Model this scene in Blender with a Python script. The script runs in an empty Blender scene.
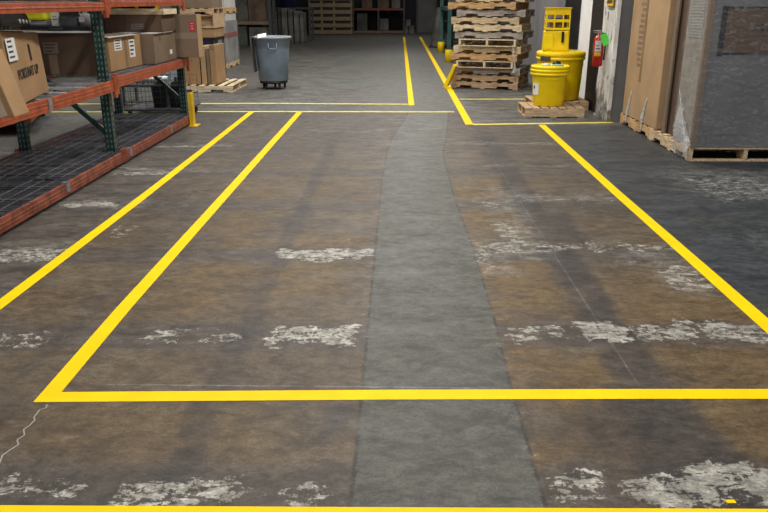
import bpy, bmesh, math, random
from mathutils import Vector, Matrix
PI = math.pi
R = math.radians
random.seed(7)
scn = bpy.context.scene
C = scn.collection

# ------------------------------------------------------------------ node helpers
class NT:
    def __init__(s, name):
        s.m = bpy.data.materials.new(name); s.m.use_nodes = True
        s.t = s.m.node_tree; s.t.nodes.clear()
        s.out = s.t.nodes.new('ShaderNodeOutputMaterial')
        s.b = s.t.nodes.new('ShaderNodeBsdfPrincipled')
        s.t.links.new(s.b.outputs[0], s.out.inputs[0])
    def new(s, k): return s.t.nodes.new(k)
    def put(s, inp, v):
        if hasattr(v, 'is_output'): s.t.links.new(v, inp)
        else: inp.default_value = v
    def M(s, op, a, b=0.0, c=0.0, clamp=False):
        n = s.new('ShaderNodeMath'); n.operation = op; n.use_clamp = clamp
        s.put(n.inputs[0], a); s.put(n.inputs[1], b); s.put(n.inputs[2], c)
        return n.outputs[0]
    def add(s, a, b): return s.M('ADD', a, b)
    def sub(s, a, b): return s.M('SUBTRACT', a, b)
    def mul(s, a, b): return s.M('MULTIPLY', a, b)
    def mx(s, a, b): return s.M('MAXIMUM', a, b)
    def ss(s, v, lo, hi, a=0.0, b=1.0):
        n = s.new('ShaderNodeMapRange'); n.interpolation_type = 'SMOOTHSTEP'
        s.put(n.inputs[0], v); s.put(n.inputs[1], lo); s.put(n.inputs[2], hi); s.put(n.inputs[3], a); s.put(n.inputs[4], b)
        return n.outputs[0]
    def band(s, v, lo, hi, soft):
        return s.mul(s.ss(v, lo-soft, lo+soft), s.ss(v, hi-soft, hi+soft, 1.0, 0.0))
    def mix(s, f, a, b):
        n = s.new('ShaderNodeMix'); n.data_type = 'RGBA'; n.clamp_factor = True
        s.put(n.inputs[0], f)
        for i, v in ((6, a), (7, b)):
            if hasattr(v, 'is_output'): s.t.links.new(v, n.inputs[i])
            else: n.inputs[i].default_value = (*v, 1)
        return n.outputs[2]
    def scalecol(s, col, f):
        n = s.new('ShaderNodeVectorMath'); n.operation = 'SCALE'
        s.put(n.inputs[0], col); s.put(n.inputs[3], f); return n.outputs[0]
    def coord(s, obj=True):
        if obj: return s.new('ShaderNodeTexCoord').outputs['Object']
        return s.new('ShaderNodeNewGeometry').outputs['Position']
    def xf(s, v, sc=(1,1,1), loc=(0,0,0), rot=0):
        n = s.new('ShaderNodeMapping'); n.inputs['Scale'].default_value = sc
        n.inputs['Location'].default_value = loc; n.inputs['Rotation'].default_value = (0,0,rot)
        s.t.links.new(v, n.inputs[0]); return n.outputs[0]
    def noise(s, v, scale, detail=4, rough=.55, dist=0.0):
        n = s.new('ShaderNodeTexNoise'); s.t.links.new(v, n.inputs['Vector'])
        n.inputs['Scale'].default_value = scale; n.inputs['Detail'].default_value = detail
        n.inputs['Roughness'].default_value = rough; n.inputs['Distortion'].default_value = dist
        return n.outputs[0]
    def bump(s, h, strength=.3, dist=.01):
        n = s.new('ShaderNodeBump'); n.inputs['Strength'].default_value = strength
        n.inputs['Distance'].default_value = dist
        s.put(n.inputs['Height'], h); s.t.links.new(n.outputs[0], s.b.inputs['Normal'])

def mat(name, col, rough=.6, var=.15, scale=6, metal=0, spec=.4, bump=0, stretch=(1,1,1), alpha=1, detail=5, emit=0):
    n = NT(name)
    v = n.xf(n.coord(), stretch)
    f = n.noise(v, scale, detail)
    lo = tuple(c*(1-var*1.6) for c in col); hi = tuple(min(1, c*(1+var*1.3)) for c in col)
    n.put(n.b.inputs['Base Color'], n.mix(n.ss(f, .25, .75), lo, hi))
    n.b.inputs['Roughness'].default_value = rough; n.b.inputs['Metallic'].default_value = metal
    n.b.inputs['Specular IOR Level'].default_value = spec
    if bump: n.bump(f, bump, .01)
    if alpha < 1: n.b.inputs['Alpha'].default_value = alpha
    return n.m

def mat_card(name, col, var=.08):
    n = NT(name); co = n.coord()
    big = n.noise(co, 3, 4); fine = n.noise(n.xf(co, (8, 8, 60)), 3, 2)
    f = n.add(n.mul(big, .75), n.mul(fine, .25))
    n.put(n.b.inputs['Base Color'], n.mix(n.ss(f, .3, .7), tuple(c*(1-2*var) for c in col), tuple(c*(1+var) for c in col)))
    n.b.inputs['Roughness'].default_value = .8; n.b.inputs['Specular IOR Level'].default_value = .2
    n.bump(big, .15, .02); return n.m

def mat_wood(name, col):
    n = NT(name); co = n.coord()
    g = n.noise(n.xf(co, (3, 22, 22)), 2.2, 6, .65, .4); k = n.noise(co, 5, 4)
    c = n.mix(n.ss(g, .35, .7), tuple(c*.62 for c in col), tuple(c*1.15 for c in col))
    c = n.mix(n.ss(k, .55, .75, 0, .45), c, tuple(x*.45 for x in col))
    n.put(n.b.inputs['Base Color'], c); n.b.inputs['Roughness'].default_value = .85
    n.b.inputs['Specular IOR Level'].default_value = .15; n.bump(g, .3, .004); return n.m

def mat_film(name, tint=(.55, .55, .55), clear=.55, lo=.06, hi=.5, bs=.4):
    n = NT(name); co = n.coord()
    w = n.noise(n.xf(co, (3, 3, 9), rot=.4), 3.5, 6, .7, 1.2)
    n.b.inputs['Base Color'].default_value = (*tint, 1); n.b.inputs['Roughness'].default_value = .22
    n.b.inputs['Specular IOR Level'].default_value = .6
    n.put(n.b.inputs['Alpha'], n.ss(w, .45, .8, lo, hi)); n.bump(w, bs, .012); return n.m

def mat_mesh(name, col, cell=.05, wire=.006, rough=.4, metal=.6):
    """wire grid seen as alpha cut-out, for fine screens only"""
    n = NT(name); co = n.coord(); sp = n.new('ShaderNodeSeparateXYZ'); n.t.links.new(co, sp.inputs[0])
    a = None
    for k in range(3):
        p = n.M('PINGPONG', sp.outputs[k], cell/2)
        q = n.M('LESS_THAN', p, wire/2)
        a = q if a is None else n.mx(a, q)
    n.b.inputs['Base Color'].default_value = (*col, 1); n.b.inputs['Alpha'].default_value = 1
    n.put(n.b.inputs['Alpha'], a); n.b.inputs['Roughness'].default_value = rough; n.b.inputs['Metallic'].default_value = metal
    return n.m

# ------------------------------------------------------------------ mesh helpers
def box(bm, x0, x1, y0, y1, z0, z1, mi=0, T=None):
    vs = [bm.verts.new((x, y, z)) for z in (z0, z1) for y in (y0, y1) for x in (x0, x1)]
    for q in ((0,2,3,1),(4,5,7,6),(0,1,5,4),(2,6,7,3),(0,4,6,2),(1,3,7,5)):
        f = bm.faces.new([vs[i] for i in q]); f.material_index = mi
    if T is not None:
        for v in vs: v.co = T @ v.co
    return vs
def hexa(bm, pts, mi=0):
    vs = [bm.verts.new(p) for p in pts]     # order: bottom 00,10,01,11, top same
    for q in ((0,2,3,1),(4,5,7,6),(0,1,5,4),(2,6,7,3),(0,4,6,2),(1,3,7,5)):
        f = bm.faces.new([vs[i] for i in q]); f.material_index = mi
def bar(bm, a, b, w, t, mi=0, up=(0,0,1)):
    a = Vector(a); b = Vector(b); d = (b-a); L = d.length; d.normalize(); u = Vector(up)
    if abs(d.dot(u)) > .98: u = Vector((0,1,0))
    s = d.cross(u).normalized(); u = s.cross(d)
    T = Matrix((( d.x, s.x, u.x, a.x),(d.y, s.y, u.y, a.y),(d.z, s.z, u.z, a.z),(0,0,0,1)))
    return box(bm, 0, L, -w/2, w/2, -t/2, t/2, mi, T)
def lathe(bm, prof, seg=32, c=(0,0,0), mi=0, cap=True):
    rings = []
    for r, z in prof:
        rings.append([bm.verts.new((c[0]+r*math.cos(2*PI*k/seg), c[1]+r*math.sin(2*PI*k/seg), c[2]+z)) for k in range(seg)])
    for i in range(len(rings)-1):
        for k in range(seg):
            f = bm.faces.new((rings[i][k], rings[i][(k+1)%seg], rings[i+1][(k+1)%seg], rings[i+1][k])); f.material_index = mi; f.smooth = True
    if cap:
        f = bm.faces.new(rings[0][::-1]); f.material_index = mi
        f = bm.faces.new(rings[-1]); f.material_index = mi
def tube(bm, pts, r, seg=8, mi=0, closed=False):
    P = [Vector(p) for p in pts]; rings = []
    n = len(P)
    for i, p in enumerate(P):
        if closed: d = P[(i+1)%n]-P[i-1]
        else: d = P[min(i+1,n-1)]-P[max(i-1,0)]
        d.normalize(); u = Vector((0,0,1)) if abs(d.z) < .95 else Vector((1,0,0))
        s = d.cross(u).normalized(); u = s.cross(d)
        rings.append([bm.verts.new(p+r*(math.cos(2*PI*k/seg)*s+math.sin(2*PI*k/seg)*u)) for k in range(seg)])
    for i in range(n if closed else n-1):
        A, B = rings[i], rings[(i+1)%n]
        for k in range(seg):
            f = bm.faces.new((A[k], A[(k+1)%seg], B[(k+1)%seg], B[k])); f.material_index = mi; f.smooth = True
    if not closed:
        bm.faces.new(rings[0][::-1]).material_index = mi; bm.faces.new(rings[-1]).material_index = mi
def prism(bm, poly, y0, y1, mi=0, axis='y'):
    """poly of (a,z) extruded along y (or x)"""
    def p(a, z, t): return (a, t, z) if axis == 'y' else (t, a, z)
    A = [bm.verts.new(p(a, z, y0)) for a, z in poly]; B = [bm.verts.new(p(a, z, y1)) for a, z in poly]
    n = len(poly)
    bm.faces.new(A).material_index = mi; bm.faces.new(B[::-1]).material_index = mi
    for i in range(n): bm.faces.new((A[i], B[i], B[(i+1)%n], A[(i+1)%n])).material_index = mi

def obj(name, bm, mats, parent=None, loc=(0,0,0), rot=(0,0,0), bevel=0, label=None):
    bmesh.ops.recalc_face_normals(bm, faces=bm.faces)
    me = bpy.data.meshes.new(name); bm.to_mesh(me); bm.free()
    for m in (mats if isinstance(mats, (list, tuple)) else [mats]): me.materials.append(m)
    o = bpy.data.objects.new(name, me); C.objects.link(o)
    o.location = loc; o.rotation_euler = rot
    if parent: o.parent = parent
    if bevel:
        b = o.modifiers.new('bevel', 'BEVEL'); b.width = bevel; b.segments = 2; b.limit_method = 'ANGLE'; b.harden_normals = False
    if label: o['label'] = label
    return o
def tag(o, label, cat, group=None, kind=None):
    o['label'] = label; o['category'] = cat
    if group: o['group'] = group
    if kind: o['kind'] = kind
    return o
def thing(name, label, cat, loc=(0,0,0), rz=0, group=None, rx=0, ry=0):
    o = bpy.data.objects.new(name, None); C.objects.link(o); o.empty_display_size = .1
    o.location = loc; o.rotation_euler = (rx, ry, rz)
    return tag(o, label, cat, group)
def copy_tree(o, parent=None):
    c = o.copy(); C.objects.link(c); c.parent = parent
    for ch in [k for k in o.children]: copy_tree(ch, c)
    return c
def struct(name, bm, m):
    o = obj(name, bm, m); o['kind'] = 'structure'; return o
def nb(): return bmesh.new()

# ------------------------------------------------------------------ materials
CARD = mat_card('cardboard', (.36, .22, .11))
CARD_G = mat_card('cardboard grey brown', (.20, .145, .10))
CARD_D = mat_card('cardboard dark', (.115, .075, .05))
CARD_W = mat_card('cardboard white', (.5, .48, .45), .05)
CARD_L = mat_card('cardboard pale', (.44, .29, .16))
WOODS = [mat_wood('pine '+str(i), c) for i, c in enumerate([(.58,.40,.24),(.70,.53,.33),(.47,.41,.37),(.82,.67,.45),(.64,.41,.20),(.28,.2,.14)])]
GREEN = mat('rack green paint', (.014, .042, .034), .4, .25, 9)
TEAL = mat('far rack green paint', (.025, .085, .08), .5, .25, 9)
ORANGE = mat('rack orange paint', (.40, .085, .032), .42, .2, 12)
ORANGE_D = mat('rack rust orange paint', (.28, .075, .038), .5, .3, 14)
STEEL = mat('galvanised steel', (.42, .42, .44), .4, .2, 30, metal=.7)
SUPP = mat('pale galvanised channel', (.42, .42, .43), .4, .15, 20)
WIRE = mat('zinc wire', (.30, .30, .33), .45, .2, 30, metal=.6)
BLACK = mat('black plastic', (.012, .012, .013), .4, .2, 8)
RUBBER = mat('black rubber', (.015, .015, .016), .8, .2, 8)
DGREY = mat('dark grey', (.07, .07, .075), .6, .2, 8)
MGREY = mat('mid grey plastic', (.30, .31, .33), .5, .12, 8)
BINB = mat('grey blue plastic', (.19, .24, .295), .45, .1, 5)
YEL = mat('yellow paint', (.75, .48, .01), .45, .1, 6)
YPL = mat('yellow plastic', (.97, .72, .0), .4, .06, 4)
YPL2 = mat('deep yellow plastic', (.93, .63, .0), .4, .1, 4)
LEM = mat('lemon lid plastic', (.72, .68, .02), .35, .08, 4)
WHITE = mat('white paper', (.75, .75, .73), .6, .04, 5)
INK = mat('printed ink', (.03, .025, .02), .7, .1, 8)
FADED = mat('faded print', (.24, .16, .09), .8, .2, 20)
TAPEB = mat('brown packing tape', (.25, .17, .10), .25, .08, 5)
TAPEC = mat('pale packing tape', (.52, .42, .32), .25, .08, 5)
RED = mat('red label', (.5, .03, .04), .5, .1, 8)
EXTR = mat('extinguisher red', (.42, .012, .012), .25, .06, 4)
GTAG = mat('bright green tag', (.10, .68, .07), .6, .05, 4)
BLUEP = mat('pale blue', (.3, .5, .6), .6, .1, 10)
NAVY = mat('navy blue', (.01, .015, .06), .5, .1, 10)
FILM = mat_film('stretch film')
FILM2 = mat_film('loose stretch film', (.8, .8, .8), .5, .25, .85, .9)
GRILLE = mat('silver grey insulation', (.27, .25, .225), .4, .15, 12)
SLATE = mat('slate grey wrap', (.15, .148, .152), .45, .10, 2.5, bump=.1)

# ------------------------------------------------------------------ floor
# masks for stains and worn paint are stored per vertex on a fine floor grid; noise in the shader breaks them up
from mathutils import noise as mno
def sst(v, lo, hi):
    t = max(0., min(1., (v-lo)/(hi-lo))); return t*t*(3-2*t)
def bnd(v, lo, hi, s): return sst(v, lo-s, lo+s)*(1-sst(v, hi-s, hi+s))
def pwl(pts, y):
    if y <= pts[0][0]: return pts[0][1]
    for (a, xa), (b, xb) in zip(pts, pts[1:]):
        if y <= b: return xa+(xb-xa)*(y-a)/(b-a)
    return pts[-1][1]
LE = [(0,-.145),(2.7,-.141),(6.4,-.141),(7.8,-.115),(8.05,-.09),(8.7,-.06),(10.05,.10),(10.7,.15)]
RE = [(0,.47),(2.7,.471),(3.5,.487),(4.7,.481),(5.7,.456),(7.6,.465),(8.0,.50),(8.7,.57),(10.6,.71)]
BC = [2.03, 3.20, 4.38, 5.56, 6.72, 7.9, 9.1]
FLK = []
def rg(b, x0, x1, amt, hw=.13, sx=.12, dy=0, soft=.05): FLK.append((BC[b]+dy, x0, x1, amt, hw, sx, soft, 1))
def patch(x0, x1, y0, y1, amt, s=.08): FLK.append(((y0+y1)/2, x0, x1, amt, (y1-y0)/2, s, s, 0))
rg(0, -1.45, -.98, .86, .09, .06, .0); rg(0, -.92, -.47, .95, .11, .04); rg(0, -.52, -.40, .5, .10); rg(0, -.44, -.155, .84, .09, .05, -.02)
rg(0, .48, .72, .92, .10, .04, 0); rg(0, .74, 1.9, 1.06, .11, .05)
rg(1, -2.45, -1.55, .84, .11); rg(1, -1.65, -1.3, .72, .09); rg(1, -1.24, -.98, .90, .10, .05); rg(1, -.92, -.70, .92, .08, .05); rg(1, -.62, -.155, 1.0, .13, .04, .01)
rg(1, .50, .84, .88, .12, .03); rg(1, .86, 1.12, 1.1, .15, .02, .03, .02); rg(1, 1.12, 1.45, .98, .14, .03, .03); rg(1, 1.45, 1.80, 1.0, .12, .05, .03); rg(1, 1.86, 3.2, .72, .10)
rg(2, -3.4, -2.05, .98, .17, .1, .02, .06); rg(2, -.80, -.15, 1.04, .12, .05, .0); rg(2, -.9, -.7, .62, .05); rg(2, -1.5, -.9, .62, .05); rg(2, -.62, -.2, .8, .03, .05, .36)
rg(2, .5, .84, .86, .14, .04, .10); rg(2, .84, 1.82, .88, .10, .05, .14)
rg(3, -2.66, -2.1, 1.04, .10, .08, .04); rg(3, -2.0, -1.5, .76, .06); rg(3, -1.4, -.9, .5, .05); rg(3, -.9, -.3, .58, .05); rg(3, .56, .8, .85, .14, .05, .0); rg(3, .9, 1.8, .80, .06, .08, .14)
rg(4, -2.66, -2.0, 1.1, .06, .08, .0); rg(4, -2.0, -1.6, .8, .05); rg(4, -1.35, .0, .45, .06); rg(4, .8, 1.6, .66, .05)
rg(5, -2.66, -1.9, 1.0, .07, .1, .15); rg(5, -4.6, -3.3, 1.02, .12, .1, -.2); rg(5, .62, 1.75, .84, .04, .1, .25); rg(6, -2.6, -1.5, .66, .08); rg(6, -1.4, .0, .45, .06)
patch(.66, .86, 4.5, 5.2, .92, .05); patch(-2.02, -1.80, 4.6, 5.0, .80, .05); patch(1.5, 1.79, 3.75, 4.25, .92, .06); patch(2.45, 3.4, 5.7, 6.7, .84, .15)
patch(-5.2, -3.7, 5.6, 6.4, .9, .15); patch(.44, .60, 3.9, 4.6, .78, .05); patch(-.2, .3, 1.95, 2.1, .0)
SME = [(.74,.94,4.3,6.2,.9,.06),(.50,.72,4.0,4.7,.6,.05),(.9,1.75,5.72,5.95,.75,.05),(.6,1.0,5.6,5.8,.5,.04),(.62,1.75,8.15,8.30,.75,.03),(.8,1.75,7.0,7.12,.5,.03),(2.45,3.6,5.8,6.9,.65,.15),(2.2,2.5,4.5,4.9,.3,.1),
       (-2.66,-1.95,5.45,5.72,.75,.05),(-3.4,-2.1,4.25,4.6,.6,.08),(-2.66,-1.9,6.68,6.88,.8,.04),(-2.66,-1.8,7.95,8.15,.7,.04),(-2.0,-1.5,6.7,6.85,.5,.04),(-5.2,-3.7,5.6,6.6,.6,.15),(-5,-3.7,7.6,7.9,.7,.08),
       (-1.35,-.2,8.95,9.1,.45,.05),(-1.0,-.5,9.2,10.2,.3,.1),(1.35,1.79,4.2,4.5,.6,.05),(1.5,1.79,3.7,4.2,.6,.05),(1.5,3.2,3.15,3.35,.3,.06),
       (-.55,.1,20.5,23.0,.6,.4),(-4.5,-.5,15.9,16.4,.5,.15),(-2.0,-.5,13.0,13.4,.4,.12),(-6,-3.2,11.8,12.8,.35,.3)]
def floor_grid():
    def axis(segs):
        o = [segs[0][0]]
        for a, b, s in segs:
            n = max(1, round((b-a)/s)); o += [a+(b-a)*(i+1)/n for i in range(n)]
        return o
    xs = axis([(-14, -5.4, .8), (-5.4, -3.4, .1), (-3.4, 3.4, .032), (3.4, 9, .8)])
    ys = axis([(-4, 1.2, .8), (1.2, 6.6, .032), (6.6, 13, .05), (13, 39.3, .5)])
    verts = [(x, y, 0) for y in ys for x in xs]; nx = len(xs)
    faces = [(j*nx+i, j*nx+i+1, (j+1)*nx+i+1, (j+1)*nx+i) for j in range(len(ys)-1) for i in range(nx-1)]
    me = bpy.data.meshes.new('floor'); me.from_pydata(verts, [], faces)
    A, B_, D_ = [], [], []
    for y in ys:
        le, re_ = pwl(LE, y), pwl(RE, y)
        for x in xs:
            w = mno.noise((x*.9, y*.9, 0)); w2 = mno.noise((x*3.1, y*3.1, 4)); w3 = mno.noise((x*9, y*9, 8))
            xw, yw = x+.04*w2+.02*w3, y+.05*w2+.03*w3; yb = yw-.03*x
            per = min(abs(yb-c) for c in BC)
            cross = (1-sst(per, .10, .18))*(1-.8*sst(y, 7, 8.8))
            och = bnd(xw, .45, .95, .12)*bnd(y, 1.2, 8.2, .5)*sst(w2+w, -.4, .3)
            och = max(och, bnd(xw, 1.15, 1.85, .15)*bnd(y, 1.5, 4.0, .5)*.7, bnd(x, -1.3, -.2, .25)*bnd(y, 3.3, 7, .6)*.85*sst(w+w2, -.5, .3), bnd(xw, -1.35, -.45, .2)*bnd(y, 2.2, 2.55, .1)*.5)
            tr = bnd(xw, .90, 1.14, .02)*(1-.7*sst(y, 8.2, 9.4))*(.55+.45*sst(w2, -.4, .2))
            tr = max(tr, bnd(xw, .70, .84, .03)*bnd(yw, 2.2, 2.6, .05)*.8, bnd(xw, .82, 1.18, .03)*bnd(yw, 1.6, 2.75, .06)*.9, bnd(xw, .95, 1.26, .03)*bnd(yw, 4.6, 5.4, .08)*.9,
                     bnd(xw, -.79, -.67, .015)*(.75 if per < .2 or 4.5 < y < 6.6 else .5)*(1-sst(y, 8, 10)), bnd(xw, -1.62, -1.54, .02)*.35, bnd(xw, -.27, -.20, .03)*bnd(yw, 2.35, 2.55, .04)*.9, bnd(xw, -.30, -.25, .03)*bnd(yw, 2.28, 2.42, .03)*.8,
                     bnd(x, 1.12, 1.22, .02)*bnd(y, 11.0, 12.1, .1)*.9)
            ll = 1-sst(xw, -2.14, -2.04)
            fk = 0
            for (cy, x0, x1, amt, hw, sx, soft, per_) in FLK:
                if abs(y-cy) < hw+.35:
                    fk = max(fk, amt*bnd(x+.05*w3+.05*w2, x0, x1, sx)*bnd((yb if per_ else yw)-cy+.05*w3+.03*w2, -hw, hw, soft))
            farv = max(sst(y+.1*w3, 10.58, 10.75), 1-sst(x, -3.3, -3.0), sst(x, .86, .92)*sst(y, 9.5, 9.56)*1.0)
            rt = sst(x, 1.80, 1.85)*(1-sst(y, 9.45, 9.55))
            sd = max(-1, min(1, min(x-le, re_-x)))
            if y > 10.66: sd = -1
            sm = 0
            for (x0, x1, y0, y1, a_, s_) in SME:
                if y0-.4 < y < y1+.4: sm = max(sm, a_*bnd(xw, x0, x1, s_*2)*bnd(yw, y0, y1, s_))
            A += [cross, och, tr, 1]; B_ += [fk, ll, farv, 1]; D_ += [sd, rt, sm, 1]
    for nme, dat in (('stain', A), ('wear', B_), ('zone', D_)):
        at = me.attributes.new(nme, 'FLOAT_COLOR', 'POINT'); at.data.foreach_set('color', dat)
    o = bpy.data.objects.new('floor', me); C.objects.link(o); return o
def floor_mat():
    n = NT('worn warehouse floor'); co = n.coord(False)
    def att(nm):
        a = n.new('ShaderNodeAttribute'); a.attribute_name = nm; s = n.new('ShaderNodeSeparateColor'); n.t.links.new(a.outputs[0], s.inputs[0]); return s.outputs
    cross, och, tr = att('stain'); fk, ll, farv = att('wear'); sd, rt, sm = att('zone')
    sp = n.new('ShaderNodeSeparateXYZ'); n.t.links.new(co, sp.inputs[0]); x, y = sp.outputs[0], sp.outputs[1]
    n1 = n.noise(co, .9, 6, .6, .3); n2 = n.noise(n.xf(co, (1, 2.4, 1), (5, 3, 0)), 2.1, 8, .68, .5)
    n3 = n.noise(n.xf(co, (1, 1.5, 1), (9, 1, 0)), 16, 6, .75); n4 = n.noise(co, 90, 3, .6)
    n5 = n.noise(n.xf(co, (1, 1.4, 1), (31, 7, 0)), 5.5, 7, .7, .8)
    br = n.mix(n.ss(n1, .32, .68), BR1, BR2)
    br = n.mix(n.ss(n2, .45, .66, 0, .6), br, (.165, .135, .102))
    br = n.mix(n.mul(och, n.ss(n2, .3, .6, .45, .95)), br, (.175, .110, .045))
    br = n.mix(n.ss(n5, .55, .72, 0, .5), br, (.066, .054, .045))
    br = n.mix(n.ss(n5, .44, .28, 0, .45), br, (.20, .165, .12))
    br = n.mix(n.mul(cross, .68), br, n.mix(n.ss(n2, .35, .65), (.070, .061, .057), (.108, .094, .084)))
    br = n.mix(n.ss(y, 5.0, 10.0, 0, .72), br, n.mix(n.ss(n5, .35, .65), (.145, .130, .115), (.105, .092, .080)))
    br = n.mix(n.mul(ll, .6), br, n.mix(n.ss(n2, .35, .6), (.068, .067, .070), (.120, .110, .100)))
    br = n.mix(n.mul(tr, .85), br, (.060, .052, .050))
    gs = n.mix(n.ss(n2, .35, .65), (.094, .091, .077), (.130, .126, .106))
    gs = n.mix(n.ss(n5, .5, .75, 0, .55), gs, (.075, .072, .064))
    gs = n.mix(n.ss(n3, .55, .8, 0, .4), gs, (.17, .165, .145))
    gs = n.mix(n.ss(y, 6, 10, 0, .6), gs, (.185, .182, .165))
    sde = n.add(sd, n.mul(n.sub(n3, .5), .022))
    strip = n.ss(sde, -.004, .004)
    col = n.mix(strip, br, gs)
    ab = n.M('ABSOLUTE', sde)
    col = n.mix(n.mul(n.ss(ab, .003, .011, .8, 0), n.ss(n5, .35, .6)), col, (.035, .032, .03))
    col = n.mix(n.mul(n.ss(ab, .01, .05, 1, 0), n.ss(n3, .60, .68)), col, (.26, .25, .22))
    rgt = n.mix(n.ss(n2, .35, .7), (.042, .048, .055), (.074, .081, .089))
    rgt = n.mix(n.ss(n5, .5, .75, 0, .5), rgt, (.098, .103, .106))
    rgt = n.mix(n.mul(n.ss(n1, .5, .65), .5), rgt, (.075, .073, .052))
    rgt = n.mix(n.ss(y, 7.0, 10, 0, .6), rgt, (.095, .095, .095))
    col = n.mix(rt, col, rgt)
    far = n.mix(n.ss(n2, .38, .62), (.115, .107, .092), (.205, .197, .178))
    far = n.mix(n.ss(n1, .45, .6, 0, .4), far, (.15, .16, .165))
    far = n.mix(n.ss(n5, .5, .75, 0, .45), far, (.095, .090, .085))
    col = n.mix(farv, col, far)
    # pale scuffed smears
    n6 = n.noise(n.xf(co, (1, 1.6, 1), (3, 40, 0), .2), 6, 10, .82, .5)
    col = n.mix(n.mul(n.mul(sm, n.ss(n6, .40, .58)), .62), col, n.mix(n.ss(n3, .4, .6), (.20, .195, .18), (.33, .32, .29)))
    # paint flakes
    fl = n.noise(n.xf(co, (1, 1.9, 1), (2, 8, 0), .3), 12, 10, .76, .6)
    fl2 = n.noise(n.xf(co, (1.2, .8, 1), (12, 3, 0)), 38, 5, .7, .3)
    flk = n.add(n.mul(fl, .7), n.mul(fl2, .3))
    th = n.sub(.765, n.mul(fk, .285))
    flake = n.mul(n.mul(n.ss(n.sub(flk, th), -.010, .018), n.ss(fk, .02, .1)), n.sub(1.0, strip))
    flc = n.mix(n.ss(n3, .4, .65), (.36, .34, .29), (.60, .57, .50))
    flc = n.mix(n.ss(x, 0, .7, 0, .35), flc, (.34, .325, .285))
    flc = n.mix(n.ss(y, 4.0, 7, 0, .5), flc, (.25, .24, .22))
    col = n.mix(flake, col, flc)
    def scrape(x0, x1, y0, y1, w, amt, c=(.27, .27, .29)):
        nonlocal col
        dx = n.sub(x, n.add(n.mul(n.sub(y, y0), (x1-x0)/(y1-y0)), x0))
        k = n.mul(n.ss(n.M('ABSOLUTE', n.add(dx, n.mul(n.sub(n3, .5), .012))), w*.4, w, 1, 0), n.band(y, y0, y1, .05))
        col = n.mix(n.mul(n.mul(k, n.ss(n5, .3, .55)), amt), col, c)
    scrape(1.0, .93, 2.75, 9.3, .007, .28)
    def scrapeh(y0, x0, x1, w, amt, c=(.27, .26, .25)):
        nonlocal col
        k = n.mul(n.ss(n.M('ABSOLUTE', n.add(n.sub(y, y0), n.mul(n.sub(n3, .5), .02))), w*.4, w, 1, 0), n.band(x, x0, x1, .05))
        col = n.mix(n.mul(n.mul(k, n.ss(n5, .35, .5)), amt), col, c)
    scrapeh(2.70, -1.25, .4, .006, .7); scrapeh(5.85, 1.05, 1.5, .014, .8); scrapeh(8.2, .62, 1.7, .018, .7); scrapeh(9.0, -1.3, -.1, .02, .3); scrapeh(16.2, -4, 0, .05, .35)
    col = n.mix(n.ss(n4, .56, .75, 0, .28), col, (.055, .048, .042))
    col = n.mix(n.ss(n3, .64, .78, 0, .35), col, (.26, .24, .21))
    g = n.mul(n.ss(n6, .36, .64, .64, 1.30), n.ss(n3, .3, .7, .74, 1.28))
    g = n.mul(g, n.ss(n4, .3, .7, .82, 1.16))
    col = n.scalecol(col, n.mul(g, .73))
    n.put(n.b.inputs['Base Color'], col)
    n.put(n.b.inputs['Roughness'], n.ss(n2, .3, .7, .45, .65)); n.b.inputs['Specular IOR Level'].default_value = .28
    n.bump(n.add(n.mul(n3, .5), n.add(n.mul(flake, .35), n.mul(n4, .15))), .28, .006)
    return n.m
BR1 = (.086, .067, .050); BR2 = (.158, .112, .066)

# ------------------------------------------------------------------ setting
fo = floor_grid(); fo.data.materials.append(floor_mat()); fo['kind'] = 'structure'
WALLD = mat('dark wall paint', (.018, .019, .022), .8, .25, .8)
WALLG = mat('grey wall paint', (.17, .168, .17), .75, .12, 1.5)
CEIL = mat('dark ceiling', (.10, .10, .10), .9, .1, 1)
bm = nb(); box(bm, -14, 9, 39.2, 39.4, 0, 7); struct('wall_far', bm, WALLD)
bm = nb(); box(bm, -14.2, -14, -4, 39.4, 0, 7); struct('wall_left', bm, WALLG)
bm = nb(); box(bm, -14, 9, -4, 39.4, 7, 7.1); struct('ceiling', bm, CEIL)
# right: front wall behind the pallets, its end forms the peeling pillar
bm = nb(); box(bm, 2.765, 9, 9.82, 10.46, 0, 7); struct('wall_right', bm, WALLG)
def peel():
    n = NT('peeling white paint'); co = n.coord(False)
    a = n.noise(n.xf(co, (1, 3, 1)), 5, 8, .7, .6); b = n.noise(co, 2, 4)
    sp = n.new('ShaderNodeSeparateXYZ'); n.t.links.new(co, sp.inputs[0])
    lowd = n.ss(sp.outputs[2], .0, .7, .12, 0)
    c = n.mix(n.ss(b, .3, .7), (.58, .57, .54), (.80, .79, .76))
    c = n.mix(n.ss(n.add(a, lowd), .56, .62), c, (.20, .185, .165))
    n.put(n.b.inputs['Base Color'], c); n.b.inputs['Roughness'].default_value = .7
    n.bump(a, .8, .03); return n.m
bm = nb()
N = 26; cols = [9.80, 9.87, 10.0, 10.2, 10.35, 10.47]      # uneven plaster jamb, thin and lumpy
grid = [[bm.verts.new((2.735 + random.uniform(-.012, .012), yy + (random.uniform(-.015, .02) if k == 0 else 0), 7*(i/N)**1.6)) for k, yy in enumerate(cols)] for i in range(N+1)]
for i in range(N):
    for k in range(len(cols)-1): bm.faces.new((grid[i][k], grid[i][k+1], grid[i+1][k+1], grid[i+1][k]))
back = [[bm.verts.new((2.775, yy, g[0].co.z)) for yy in (9.80, 10.47)] for g in grid]
for i in range(N):
    bm.faces.new((grid[i][0], grid[i+1][0], back[i+1][0], back[i][0])); bm.faces.new((grid[i][-1], back[i][1], back[i+1][1], grid[i+1][-1]))
struct('trim_1', bm, peel())
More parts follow.
